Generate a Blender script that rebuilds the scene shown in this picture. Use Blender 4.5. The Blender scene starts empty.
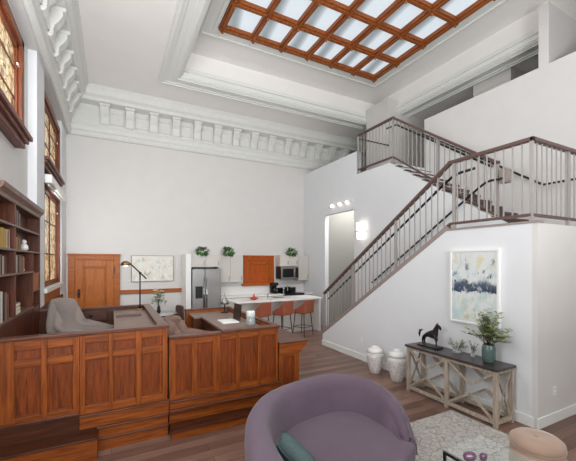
import bpy, bmesh, math, random
from mathutils import Vector, Matrix
random.seed(7)
S = bpy.context.scene
COL = S.collection
PI = math.pi

# ------------------------------------------------------------------ materials
def lin(c):
    return tuple(((v/255)/12.92 if v/255 <= .04045 else ((v/255+.055)/1.055)**2.4) for v in c)
def new_mat(name):
    m = bpy.data.materials.new(name); m.use_nodes = True
    nt = m.node_tree; b = nt.nodes['Principled BSDF']
    return m, nt, b
def mat(name, rgb, rough=.5, metal=0, noise=0, nscale=8, bump=0, trans=0, spec=None, sheen=0):
    m, nt, b = new_mat(name)
    c = lin(rgb)
    b.inputs['Base Color'].default_value = (*c, 1)
    b.inputs['Roughness'].default_value = rough
    b.inputs['Metallic'].default_value = metal
    if trans: b.inputs['Transmission Weight'].default_value = trans
    if spec is not None: b.inputs['Specular IOR Level'].default_value = spec
    if sheen: b.inputs['Sheen Weight'].default_value = sheen
    if noise or bump:
        tc = nt.nodes.new('ShaderNodeTexCoord'); n = nt.nodes.new('ShaderNodeTexNoise')
        n.inputs['Scale'].default_value = nscale; n.inputs['Detail'].default_value = 5
        nt.links.new(tc.outputs['Object'], n.inputs['Vector'])
        if noise:
            r = nt.nodes.new('ShaderNodeValToRGB')
            r.color_ramp.elements[0].position = .3; r.color_ramp.elements[1].position = .7
            r.color_ramp.elements[0].color = (*[x*(1-noise) for x in c], 1)
            r.color_ramp.elements[1].color = (*[min(1, x*(1+noise)) for x in c], 1)
            nt.links.new(n.outputs['Fac'], r.inputs['Fac']); nt.links.new(r.outputs['Color'], b.inputs['Base Color'])
        if bump:
            bp = nt.nodes.new('ShaderNodeBump'); bp.inputs['Strength'].default_value = bump; bp.inputs['Distance'].default_value = .01
            nt.links.new(n.outputs['Fac'], bp.inputs['Height']); nt.links.new(bp.outputs['Normal'], b.inputs['Normal'])
    return m
def wood(name, dark, light, axis='z', rough=.42, scale=1.0):
    m, nt, b = new_mat(name)
    tc = nt.nodes.new('ShaderNodeTexCoord'); mp = nt.nodes.new('ShaderNodeMapping')
    s = {'x': (1.2, 16, 16), 'y': (16, 1.2, 16), 'z': (16, 16, 1.2)}[axis]
    mp.inputs['Scale'].default_value = [v*scale for v in s]
    n = nt.nodes.new('ShaderNodeTexNoise'); n.inputs['Scale'].default_value = 2.2; n.inputs['Detail'].default_value = 7
    n.inputs['Distortion'].default_value = .8
    r = nt.nodes.new('ShaderNodeValToRGB')
    r.color_ramp.elements[0].position = .33; r.color_ramp.elements[1].position = .68
    r.color_ramp.elements[0].color = (*lin(dark), 1); r.color_ramp.elements[1].color = (*lin(light), 1)
    nt.links.new(tc.outputs['Object'], mp.inputs['Vector']); nt.links.new(mp.outputs['Vector'], n.inputs['Vector'])
    nt.links.new(n.outputs['Fac'], r.inputs['Fac']); nt.links.new(r.outputs['Color'], b.inputs['Base Color'])
    b.inputs['Roughness'].default_value = rough; b.inputs['Specular IOR Level'].default_value = .3
    return m
def emit(name, rgb, strength):
    m = bpy.data.materials.new(name); m.use_nodes = True; nt = m.node_tree
    b = nt.nodes['Principled BSDF']
    b.inputs['Base Color'].default_value = (.8, .8, .8, 1)
    b.inputs['Emission Color'].default_value = (*lin(rgb), 1); b.inputs['Emission Strength'].default_value = strength
    return m
def glass(name, rgb, alpha=.25, rough=.05):
    m, nt, b = new_mat(name)
    b.inputs['Base Color'].default_value = (*lin(rgb), 1); b.inputs['Roughness'].default_value = rough
    b.inputs['Alpha'].default_value = alpha
    return m

M = {}
M['paint'] = mat('white_wall_paint', (210, 207, 204), .6, noise=.015, nscale=3)
M['paint_bright'] = mat('stair_wall_paint', (220, 221, 223), .6, noise=.012, nscale=3)
M['ceil'] = mat('ceiling_plaster', (240, 237, 234), .7, noise=.015, nscale=2)  # set paler than the walls to make up for weak uplight
M['trim'] = mat('white_trim_paint', (226, 227, 223), .45)
M['cornice'] = mat('cornice_plaster', (217, 217, 212), .6, noise=.03, nscale=9)
M['oak'] = wood('oak_vertical', (100, 46, 11), (146, 75, 24), 'z')
M['oak_x'] = wood('oak_horizontal', (102, 47, 12), (148, 77, 26), 'x')
M['oak_y'] = wood('oak_side', (104, 48, 12), (144, 74, 24), 'y')
M['panel'] = wood('oak_panel', (86, 37, 9), (130, 61, 18), 'z', scale=1.6)
M['oak_dark'] = wood('oak_dark', (50, 24, 12), (84, 43, 22), 'x')
M['rim'] = wood('rim_wood', (74, 40, 27), (108, 64, 46), 'x', rough=.3)
M['door'] = wood('honey_oak', (156, 82, 20), (186, 106, 34), 'z')
M['shutter'] = wood('amber_oak', (154, 66, 12), (184, 86, 22), 'z')
M['door_x'] = wood('honey_oak_rail', (146, 76, 20), (176, 98, 32), 'x')
M['window_wood'] = wood('window_mahogany', (84, 38, 20), (132, 68, 36), 'z')
M['window_sill'] = wood('sill_mahogany', (84, 42, 30), (122, 70, 54), 'y')
M['sky_wood'] = wood('skylight_oak', (112, 54, 18), (164, 92, 40), 'y')
M['case'] = wood('bookcase_walnut', (70, 34, 20), (104, 54, 32), 'z')
M['shelf'] = wood('shelf_edge', (98, 72, 62), (132, 104, 92), 'y')
M['leather_top'] = mat('brown_desk_leather', (126, 104, 92), .45, noise=.12, nscale=6)
M['bronze'] = mat('bronze_rail', (96, 72, 66), .4, metal=.2)
M['steel'] = mat('baluster_steel', (158, 152, 148), .45, metal=.1)
M['black'] = mat('black_metal', (28, 24, 24), .4, metal=.3)
M['stringer'] = mat('stair_stringer', (146, 132, 126), .5)
M['tread'] = mat('dark_stair_tread', (88, 70, 64), .45, noise=.2)
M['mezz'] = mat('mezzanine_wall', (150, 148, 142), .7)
M['velvet'] = mat('lavender_velvet', (90, 73, 86), .85, noise=.09, nscale=5, sheen=.15)
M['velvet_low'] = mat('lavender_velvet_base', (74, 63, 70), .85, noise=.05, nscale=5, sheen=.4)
M['pillow'] = mat('teal_grey_cotton', (62, 78, 78), .85, noise=.12, nscale=30, bump=.2)
M['pouf'] = mat('beige_velvet', (160, 132, 113), .85, noise=.06, nscale=9, sheen=.4)
M['grey_fabric'] = mat('grey_chair_fabric', (136, 124, 118), .9, noise=.08, nscale=60)
M['brown_fabric'] = mat('brown_chair_fabric', (128, 102, 90), .9, noise=.1, nscale=50)
M['stool_leather'] = mat('russet_leather', (152, 84, 60), .5, noise=.08, nscale=12)
M['dark_leather'] = mat('plum_brown_leather', (92, 62, 58), .5)
M['dark_wood'] = mat('dark_table_wood', (52, 40, 38), .35, noise=.2)
M['cab'] = mat('grey_cabinet_lacquer', (205, 199, 192), .45)
M['quartz'] = mat('white_quartz', (240, 238, 235), .25, noise=.02)
M['white'] = mat('white_lacquer', (232, 231, 228), .4)
M['stainless'] = mat('stainless_steel', (148, 146, 144), .36, metal=.85, noise=.08, nscale=2)
M['screen'] = mat('black_glass', (14, 14, 15), .3)
M['chrome'] = mat('chrome', (190, 190, 190), .15, metal=1)
M['brass'] = mat('brass', (150, 118, 84), .3, metal=.9)
M['con_wood'] = wood('whitewashed_wood', (146, 132, 117), (182, 168, 152), 'z')
M['con_top'] = mat('charcoal_console_top', (62, 56, 56), .3, noise=.15)
M['horse'] = mat('dark_bronze_statue', (36, 28, 28), .4, metal=.4, noise=.2)
M['teal'] = mat('teal_glass_vase', (84, 104, 100), .2, noise=.1)
M['clear'] = glass('clear_glass', (226, 236, 234), .22)
M['glass_top'] = glass('glass_tabletop', (200, 215, 212), .10)
M['amethyst'] = mat('amethyst_glass', (108, 78, 100), .12, noise=.35, nscale=14)
M['ceramic'] = mat('white_ceramic', (226, 222, 218), .4)
M['ceramic_pat'] = mat('mottled_ceramic', (205, 200, 196), .5, noise=.3, nscale=34, bump=.5)
M['leaf'] = mat('green_leaf', (66, 116, 42), .5, noise=.35, nscale=25)
M['olive'] = mat('olive_leaf', (140, 150, 106), .55, noise=.35, nscale=22)
M['stem'] = mat('stem', (86, 74, 50), .6)
M['petal'] = mat('white_petal', (236, 232, 214), .6)
M['red'] = mat('red_glaze', (190, 52, 40), .35)
M['paper'] = mat('white_paper', (236, 234, 230), .7)
M['cover'] = None
M['lamp_on'] = emit('lamp_glow', (255, 240, 222), 1.6)
M['spot_on'] = emit('spot_glow', (255, 248, 240), 2.2)
M['plastic'] = mat('white_plastic', (236, 234, 230), .4)

def floor_mat():
    m, nt, b = new_mat('walnut_plank_floor')
    tc = nt.nodes.new('ShaderNodeTexCoord')
    br = nt.nodes.new('ShaderNodeTexBrick')
    br.inputs['Scale'].default_value = 1; br.inputs['Brick Width'].default_value = 1.5; br.inputs['Row Height'].default_value = .14
    br.inputs['Mortar Size'].default_value = .0025; br.offset = .37
    br.inputs['Color1'].default_value = (*lin((92, 64, 53)), 1); br.inputs['Color2'].default_value = (*lin((136, 104, 90)), 1)
    br.inputs['Mortar'].default_value = (*lin((58, 38, 32)), 1)
    mp = nt.nodes.new('ShaderNodeMapping'); mp.inputs['Scale'].default_value = (1.3, 22, 1)
    n = nt.nodes.new('ShaderNodeTexNoise'); n.inputs['Scale'].default_value = 1.6; n.inputs['Detail'].default_value = 6; n.inputs['Distortion'].default_value = .6
    mx = nt.nodes.new('ShaderNodeMix'); mx.data_type = 'RGBA'; mx.blend_type = 'OVERLAY'; mx.inputs[0].default_value = .55
    nt.links.new(tc.outputs['Object'], br.inputs['Vector']); nt.links.new(tc.outputs['Object'], mp.inputs['Vector'])
    nt.links.new(mp.outputs['Vector'], n.inputs['Vector'])
    nt.links.new(br.outputs['Color'], mx.inputs[6]); nt.links.new(n.outputs['Fac'], mx.inputs[7])
    nt.links.new(mx.outputs[2], b.inputs['Base Color'])
    b.inputs['Roughness'].default_value = .36
    return m
M['floor'] = floor_mat()
def rug_mat():
    m, nt, b = new_mat('grey_geometric_rug')
    tc = nt.nodes.new('ShaderNodeTexCoord')
    mp = nt.nodes.new('ShaderNodeMapping'); mp.inputs['Rotation'].default_value = (0, 0, .6)
    v = nt.nodes.new('ShaderNodeTexVoronoi'); v.feature = 'DISTANCE_TO_EDGE'; v.inputs['Scale'].default_value = 10
    n = nt.nodes.new('ShaderNodeTexNoise'); n.inputs['Scale'].default_value = 22; n.inputs['Detail'].default_value = 5
    r = nt.nodes.new('ShaderNodeValToRGB')
    e = r.color_ramp.elements; e[0].position = .01; e[1].position = .06
    e[0].color = (*lin((140, 133, 127)), 1); e[1].color = (*lin((176, 170, 164)), 1)
    mx = nt.nodes.new('ShaderNodeMix'); mx.data_type = 'RGBA'; mx.blend_type = 'OVERLAY'; mx.inputs[0].default_value = .5
    nt.links.new(tc.outputs['Object'], mp.inputs['Vector']); nt.links.new(mp.outputs['Vector'], v.inputs['Vector'])
    nt.links.new(tc.outputs['Object'], n.inputs['Vector'])
    nt.links.new(v.outputs['Distance'], r.inputs['Fac']); nt.links.new(r.outputs['Color'], mx.inputs[6]); nt.links.new(n.outputs['Fac'], mx.inputs[7])
    nt.links.new(mx.outputs[2], b.inputs['Base Color']); b.inputs['Roughness'].default_value = .95
    bp = nt.nodes.new('ShaderNodeBump'); bp.inputs['Strength'].default_value = .3; bp.inputs['Distance'].default_value = .01
    nt.links.new(n.outputs['Fac'], bp.inputs['Height']); nt.links.new(bp.outputs['Normal'], b.inputs['Normal'])
    return m
M['rug'] = rug_mat()
def leaded_mat():      # backlit patterned glass with dark cames
    m, nt, b = new_mat('leaded_patterned_glass')
    tc = nt.nodes.new('ShaderNodeTexCoord')
    mp = nt.nodes.new('ShaderNodeMapping'); mp.inputs['Scale'].default_value = (1, 5, 5)
    v = nt.nodes.new('ShaderNodeTexVoronoi'); v.feature = 'DISTANCE_TO_EDGE'; v.inputs['Scale'].default_value = 1.6
    n = nt.nodes.new('ShaderNodeTexNoise'); n.inputs['Scale'].default_value = 1.4; n.inputs['Detail'].default_value = 4
    r = nt.nodes.new('ShaderNodeValToRGB'); e = r.color_ramp.elements
    e[0].position = .36; e[0].color = (*lin((120, 96, 66)), 1); e[1].position = .6; e[1].color = (*lin((226, 204, 164)), 1)
    x = e.new(.48); x.color = (*lin((196, 170, 124)), 1)
    l = nt.nodes.new('ShaderNodeValToRGB'); l.color_ramp.elements[0].position = .02; l.color_ramp.elements[1].position = .05
    mx = nt.nodes.new('ShaderNodeMix'); mx.data_type = 'RGBA'; mx.blend_type = 'MULTIPLY'; mx.inputs[0].default_value = .8
    nt.links.new(tc.outputs['Object'], mp.inputs['Vector'])
    nt.links.new(mp.outputs['Vector'], v.inputs['Vector']); nt.links.new(mp.outputs['Vector'], n.inputs['Vector'])
    nt.links.new(n.outputs['Fac'], r.inputs['Fac']); nt.links.new(v.outputs['Distance'], l.inputs['Fac'])
    nt.links.new(r.outputs['Color'], mx.inputs[6]); nt.links.new(l.outputs['Color'], mx.inputs[7])
    nt.links.new(mx.outputs[2], b.inputs['Base Color']); nt.links.new(mx.outputs[2], b.inputs['Emission Color'])
    b.inputs['Emission Strength'].default_value = .42; b.inputs['Roughness'].default_value = .2
    return m
M['leaded'] = leaded_mat()
def laylight_mat():    # frosted panes with daylight and roof trusses dim behind them
    m, nt, b = new_mat('frosted_laylight_glass')
    tc = nt.nodes.new('ShaderNodeTexCoord')
    w = nt.nodes.new('ShaderNodeTexWave'); w.bands_direction = 'X'; w.inputs['Scale'].default_value = .42; w.inputs['Distortion'].default_value = 1.2; w.inputs['Detail'].default_value = 1
    mp = nt.nodes.new('ShaderNodeMapping'); mp.inputs['Rotation'].default_value = (0, 0, .12)
    r = nt.nodes.new('ShaderNodeValToRGB'); e = r.color_ramp.elements
    e[0].position = 0; e[0].color = (*lin((120, 132, 138)), 1); e[1].position = .42; e[1].color = (*lin((212, 222, 230)), 1)
    nt.links.new(tc.outputs['Object'], mp.inputs['Vector']); nt.links.new(mp.outputs['Vector'], w.inputs['Vector'])
    nt.links.new(w.outputs['Fac'], r.inputs['Fac'])
    b.inputs['Base Color'].default_value = (.25, .27, .28, 1); b.inputs['Roughness'].default_value = .4
    nt.links.new(r.outputs['Color'], b.inputs['Emission Color']); b.inputs['Emission Strength'].default_value = .68
    return m
M['laylight'] = laylight_mat()
def art_mat(name, zlo, zhi, base, band_rgb, band, tints, seed, k=1.0):
    """abstract painting: pale ground with drips, colour patches and a broken dark band. tints = [(rgb, lo, hi, zmin, zmax)]"""
    m, nt, b = new_mat(name); L = nt.links.new
    tc = nt.nodes.new('ShaderNodeTexCoord'); sp = nt.nodes.new('ShaderNodeSeparateXYZ'); L(tc.outputs['Object'], sp.inputs[0])
    mr = nt.nodes.new('ShaderNodeMapRange'); mr.inputs[1].default_value = zlo; mr.inputs[2].default_value = zhi; L(sp.outputs['Z'], mr.inputs[0])
    def noise(scale, vec, loc, detail=6, rough=.6):
        mp = nt.nodes.new('ShaderNodeMapping'); mp.inputs['Scale'].default_value = vec; mp.inputs['Location'].default_value = (loc, seed, loc*.7)
        n = nt.nodes.new('ShaderNodeTexNoise'); n.inputs['Scale'].default_value = scale; n.inputs['Detail'].default_value = detail; n.inputs['Roughness'].default_value = rough
        L(tc.outputs['Object'], mp.inputs['Vector']); L(mp.outputs['Vector'], n.inputs['Vector']); return n.outputs['Fac']
    def ramp(x, pts):
        r = nt.nodes.new('ShaderNodeValToRGB'); e = r.color_ramp.elements
        e[0].position = pts[0][0]; e[0].color = (*[pts[0][1]]*3, 1); e[1].position = pts[-1][0]; e[1].color = (*[pts[-1][1]]*3, 1)
        for t, v in pts[1:-1]:
            q = e.new(t); q.color = (v, v, v, 1)
        L(x, r.inputs['Fac']); return r.outputs['Color']
    def mul(a, c):
        n = nt.nodes.new('ShaderNodeMath'); n.operation = 'MULTIPLY'; L(a, n.inputs[0]); L(c, n.inputs[1]); return n.outputs[0]
    col = None
    g = nt.nodes.new('ShaderNodeRGB'); g.outputs[0].default_value = (*lin(base), 1); col = g.outputs[0]
    def over(fac, rgb):
        nonlocal col
        mx = nt.nodes.new('ShaderNodeMix'); mx.data_type = 'RGBA'; L(fac, mx.inputs[0]); L(col, mx.inputs[6]); mx.inputs[7].default_value = (*lin(rgb), 1); col = mx.outputs[2]
    for q, (rgb, lo, hi, z0, z1) in enumerate(tints):
        f = ramp(noise(4.5*k+q, (1.3, 1.3, .9), 3.1*q+1), [(lo, 0), (hi, .85)])
        w = ramp(mr.outputs[0], [(max(0, z0-.06), 0), (z0, 1), (z1, 1), (min(1, z1+.06), 0)])
        over(mul(f, w), rgb)
    if band:
        wob = noise(7, (1, 1, .8), 9.0, 7, .7)
        ad = nt.nodes.new('ShaderNodeMath'); ad.operation = 'MULTIPLY_ADD'; ad.inputs[1].default_value = .22; L(wob, ad.inputs[0]); L(mr.outputs[0], ad.inputs[2])
        w = ramp(ad.outputs[0], [(band[0]+.105, 0), (band[0]+.115, 1), (band[1]+.08, .9), (band[1]+.14, 0)])
        f = ramp(noise(9, (1.6, 1.6, .9), 14.0, 4), [(.36, .25), (.47, 1)])
        over(mul(w, f), band_rgb)
        d = ramp(noise(11, (1.5, 1.5, 1), 21.0, 3), [(.6, 0), (.66, .9)])
        w2 = ramp(mr.outputs[0], [(band[0], 0), (band[0]+.03, 1), (band[1]+.12, 1), (band[1]+.2, 0)])
        over(mul(d, w2), (58, 58, 54))
    drip = ramp(noise(16, (2.2, 2.2, .16), 30.0, 3), [(.62, 0), (.7, .45)])
    over(drip, (150, 148, 140))
    L(col, b.inputs['Base Color']); b.inputs['Roughness'].default_value = .6
    return m

# ------------------------------------------------------------------ mesh builder
OFF = {}
class MB:
    def __init__(s): s.v = []; s.f = []; s.sm = []
    def add(s, vs, fs, smooth=False):
        n = len(s.v); s.v += [tuple(v) for v in vs]; s.f += [tuple(i+n for i in f) for f in fs]; s.sm += [smooth]*len(fs); return s
    def box(s, x0, x1, y0, y1, z0, z1):
        if x0 > x1: x0, x1 = x1, x0
        if y0 > y1: y0, y1 = y1, y0
        if z0 > z1: z0, z1 = z1, z0
        return s.add([(x0,y0,z0),(x1,y0,z0),(x1,y1,z0),(x0,y1,z0),(x0,y0,z1),(x1,y0,z1),(x1,y1,z1),(x0,y1,z1)],
                     [(3,2,1,0),(4,5,6,7),(0,1,5,4),(1,2,6,5),(2,3,7,6),(3,0,4,7)])
    def bar(s, p, q, w, h=None, up=(0,0,1)):
        h = h or w; p = Vector(p); q = Vector(q); d = (q-p).normalized(); u = Vector(up)
        if abs(d.dot(u)) > .99: u = Vector((0,1,0))
        r = d.cross(u).normalized(); u = r.cross(d).normalized()
        vs = [pt + r*a*w/2 + u*b*h/2 for pt in (p, q) for a, b in ((-1,-1),(1,-1),(1,1),(-1,1))]
        return s.add(vs, [(0,1,2,3),(7,6,5,4),(0,4,5,1),(1,5,6,2),(2,6,7,3),(3,7,4,0)])
    def prism(s, poly, a0, a1, axis='x'):
        """poly: 2D points; axis x -> (y,z), y -> (x,z), z -> (x,y)"""
        def P(a, b, c): return (c, a, b) if axis == 'x' else ((a, c, b) if axis == 'y' else (a, b, c))
        n = len(poly)
        vs = [P(a, b, a0) for a, b in poly] + [P(a, b, a1) for a, b in poly]
        fs = [tuple(range(n)), tuple(range(2*n-1, n-1, -1))] + [(i, i+n, (i+1) % n + n, (i+1) % n) for i in range(n)]
        return s.add(vs, fs)
    def tube(s, pts, r, n=10, caps=True):
        pts = [Vector(p) for p in pts]; rs = r if isinstance(r, (list, tuple)) else [r]*len(pts)
        vs = []; fs = []; prev = None
        for i, p in enumerate(pts):
            d = (pts[min(i+1, len(pts)-1)] - pts[max(i-1, 0)]).normalized()
            if prev is None:
                u = Vector((0,0,1)) if abs(d.z) < .9 else Vector((1,0,0))
            else: u = prev
            x = d.cross(u).normalized(); u = x.cross(d).normalized(); prev = u
            for k in range(n):
                a = 2*PI*k/n; vs.append(p + (x*math.cos(a) + u*math.sin(a))*rs[i])
        for i in range(len(pts)-1):
            for k in range(n):
                fs.append((i*n+k, i*n+(k+1) % n, (i+1)*n+(k+1) % n, (i+1)*n+k))
        s.add(vs, fs, True)
        if caps:
            s.add(vs[:n], [tuple(range(n-1, -1, -1))]); s.add(vs[-n:], [tuple(range(n))])
        return s
    def lathe(s, prof, c=(0,0,0), n=24, sx=1, sy=1):
        """prof: (r,z) from bottom to top"""
        vs = []; fs = []
        for r, z in prof:
            for k in range(n):
                a = 2*PI*k/n; vs.append((c[0]+r*sx*math.cos(a), c[1]+r*sy*math.sin(a), c[2]+z))
        for i in range(len(prof)-1):
            for k in range(n):
                fs.append((i*n+k, i*n+(k+1) % n, (i+1)*n+(k+1) % n, (i+1)*n+k))
        s.add(vs, fs, True)
        if prof[0][0] > 1e-4: s.add(vs[:n], [tuple(range(n-1, -1, -1))])
        if prof[-1][0] > 1e-4: s.add(vs[-n:], [tuple(range(n))])
        return s
    def ball(s, c, r, n=12, sz=1.0):
        return s.lathe([(max(1e-5, r*math.sin(PI*i/8)), -r*sz*math.cos(PI*i/8)) for i in range(9)], c, n)
    def leaf(s, p, d, L, w, up=None):
        p = Vector(p); d = Vector(d).normalized(); u = Vector(up or (random.uniform(-.4,.4), random.uniform(-.4,.4), 1))
        x = d.cross(u)
        if x.length < 1e-3: x = Vector((1,0,0))
        x.normalize(); nrm = x.cross(d).normalized()
        a = p + d*L*.45 - nrm*L*.06; t = p + d*L - nrm*L*.12
        vs = [p, a + x*w/2 + nrm*w*.15, t, a - x*w/2 + nrm*w*.15, a]
        return s.add(vs, [(0,1,4),(1,2,4),(2,3,4),(3,0,4)], True)
    def build(s, name, m, parent=None, bevel=0, seg=2, sub=0, kind=None, label=None):
        o_ = OFF.get(parent.name, (0,0,0)) if parent is not None else (0,0,0)
        me = bpy.data.meshes.new(name)
        me.from_pydata([(v[0]-o_[0], v[1]-o_[1], v[2]-o_[2]) for v in s.v], [], s.f)
        for p, k in zip(me.polygons, s.sm): p.use_smooth = k
        bm = bmesh.new(); bm.from_mesh(me)
        if any(s.sm): bmesh.ops.remove_doubles(bm, verts=bm.verts, dist=1e-5)
        bmesh.ops.recalc_face_normals(bm, faces=bm.faces); bm.to_mesh(me); bm.free()
        me.materials.append(m)
        o = bpy.data.objects.new(name, me); COL.objects.link(o)
        if parent is not None: o.parent = parent
        OFF[o.name] = o_
        if bevel:
            b = o.modifiers.new('bevel', 'BEVEL'); b.width = bevel; b.segments = seg; b.limit_method = 'ANGLE'; b.angle_limit = .6
        if sub:
            b = o.modifiers.new('subsurf', 'SUBSURF'); b.levels = b.render_levels = sub
            for p in me.polygons: p.use_smooth = True
        if kind: o['kind'] = kind
        if label: o['label'] = label
        return o
def thing(name, label, cat, loc=(0,0,0), group=None):
    o = bpy.data.objects.new(name, None); COL.objects.link(o); o.location = loc; OFF[o.name] = tuple(loc)
    o.empty_display_size = .1
    o['label'] = label; o['category'] = cat
    if group: o['group'] = group
    return o
def tag(o, label, cat, group=None):
    o['label'] = label; o['category'] = cat
    if group: o['group'] = group
    return o
def copy_tree(o, parent=None):
    c = o.copy(); COL.objects.link(c)
    if parent is not None: c.parent = parent
    for ch in [x for x in COL.objects if x.parent == o]: copy_tree(ch, c)
    return c
def struct(o): o['kind'] = 'structure'; return o

# ------------------------------------------------------------------ main dimensions (metres, camera at x=0 y=0)
H = 2.05
XW, YB = -1.15, 10.3           # left wall, back wall
XO, XI, XP = 4.62, 6.03, 7.2   # stair wall, wall under upper flight, parapet wall
YC = 2.29                      # stair wall corner
ZL, ZU = 2.53, 4.50            # half landing, upper landing
ZC, ZS = 6.55, 7.17            # outer ceiling, raised ceiling
YN = -6.0                      # where the built part of the room ends behind the camera

# ------------------------------------------------------------------ setting
MB().box(-1.4, 10.2, YN, YB+.3, -.15, 0).build('floor', M['floor'], kind='structure')
MB().box(-1.4, 10.2, YB, YB+.25, 0, 7.4).build('wall_back', M['paint'], kind='structure')
# left wall with openings for the windows
W1 = (3.05, 5.66); W2 = (7.24, 9.26)
wl = MB()
wl.box(XW-.3, XW, YN, W1[0], 0, 7.3).box(XW-.3, XW, W1[1], W2[0], 0, 7.3).box(XW-.3, XW, W2[1], YB, 0, 7.3)
wl.box(XW-.3, XW, W1[0], W1[1], 0, 3.78).box(XW-.3, XW, W1[0], W1[1], 4.95, 7.3)
wl.box(XW-.3, XW, W2[0], W2[1], 0, 1.58).box(XW-.3, XW, W2[0], W2[1], 3.46, 3.92).box(XW-.3, XW, W2[0], W2[1], 5.04, 7.3)
wl.box(XW, -1.0, YN, YB, 5.34, ZC)
wl.build('wall_left', M['paint'], kind='structure')
pl = MB().box(XW, -1.03, 6.47, 7.13, 0, 5.34).box(XW, -1.03, 9.4, YB, 0, 5.34)
pl.build('trim_1', M['paint_bright'], kind='structure', bevel=.006)
# stair wall (white triangle + landing side)
MB().prism([(YC,0),(6.97,0),(6.97,.27),(3.5,ZL),(YC,ZL)], XO, XO+.12, 'x').build('wall_stair', M['paint_bright'], kind='structure')
MB().box(XO, 9.9, YC-.06, YC, 0, ZL).build('wall_landing', M['paint'], kind='structure')
wi = MB()
wi.prism([(3.335,0),(7.5,0),(7.5,ZU-.02),(6.15,ZU-.02),(3.36,ZL+.150),(3.335,ZL+.13),(3.335,ZL)], XI, XI+.14, 'x')
wi.box(XI, XI+.14, 7.5, 8.96, 3.53, 5.12).box(XI, XI+.14, 8.96, YB, 0, 5.12).box(XI, XI+.14, 7.4, 7.5, ZU-.02, 5.12)
wi.build('wall_inner', M['paint_bright'], kind='structure')
# hall behind the opening
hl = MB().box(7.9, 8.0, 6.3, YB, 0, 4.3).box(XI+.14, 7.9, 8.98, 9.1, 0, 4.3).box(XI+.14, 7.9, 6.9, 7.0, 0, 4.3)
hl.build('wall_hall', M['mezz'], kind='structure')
MB().box(XP, XP+.12, YN, 6.1, 0, 5.74).build('wall_right', M['paint'], kind='structure')
# mezzanine slab, partitions and end wall
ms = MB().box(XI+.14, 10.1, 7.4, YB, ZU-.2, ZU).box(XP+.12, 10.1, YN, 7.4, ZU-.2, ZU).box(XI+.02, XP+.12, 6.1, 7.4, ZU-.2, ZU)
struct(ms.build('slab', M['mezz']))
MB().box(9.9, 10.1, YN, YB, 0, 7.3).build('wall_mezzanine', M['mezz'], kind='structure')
MB().box(XP, 9.9, 7.4, 8.35, ZU, 6.88).build('wall_partition_back', M['paint'], kind='structure')
MB().box(XP, 9.9, 3.29, 3.46, 5.74, 6.90).build('wall_partition_front', M['paint'], kind='structure')
MB().box(8.1, 9.9, 4.46, 5.36, ZU, ZC).build('wall_partition_middle', M['paint'], kind='structure')
# ceiling: raised field and lower border
XL_, XR_, YF_ = 1.46, 7.62, 8.4
cb = MB().box(-1.4, 10.2, YN, YB+.3, ZS, ZS+.25)
cb.box(-1.4, XL_, YN, YB, ZC, ZS).box(XL_, 10.2, YF_, YB, ZC, ZS).box(XR_, 10.2, 3.46, YF_, ZC, ZS)
cb.build('ceiling', M['ceil'], kind='structure')
# moulded band round the raised field: soffit band + stepped inner face
def band(w0, w1, z0, z1):
    m = MB()
    m.box(XL_-w1, XL_-w0, YN, YF_+w1, z0, z1)
    m.box(XL_-w0, XR_+w0, YF_+w0, YF_+w1, z0, z1)
    m.box(XR_+w0, XR_+w1, 3.46, YF_+w1, z0, z1)
    return m
b1 = band(0, .44, ZC-.05, ZC)
for w0, w1, z in ((.30, .44, ZC-.075), (.36, .40, ZC-.095), (.0, .16, ZC-.07), (.04, .08, ZC-.09)):
    m = band(w0, w1, z, ZC-.049); b1.add(m.v, m.f)
for k, (d, z0, z1) in enumerate(((.03, ZC-.05, ZC+.10), (.055, ZC-.02, ZC+.03), (.06, ZC+.10, ZC+.15), (.02, ZC+.15, ZC+.22))):
    b1.box(XL_, XL_+d, YN, YF_, z0, z1); b1.box(XL_, XR_, YF_-d, YF_, z0, z1); b1.box(XR_-d, XR_, 3.46, YF_, z0, z1)
b1.build('trim_2', M['trim'], kind='structure', bevel=.008)

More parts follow.
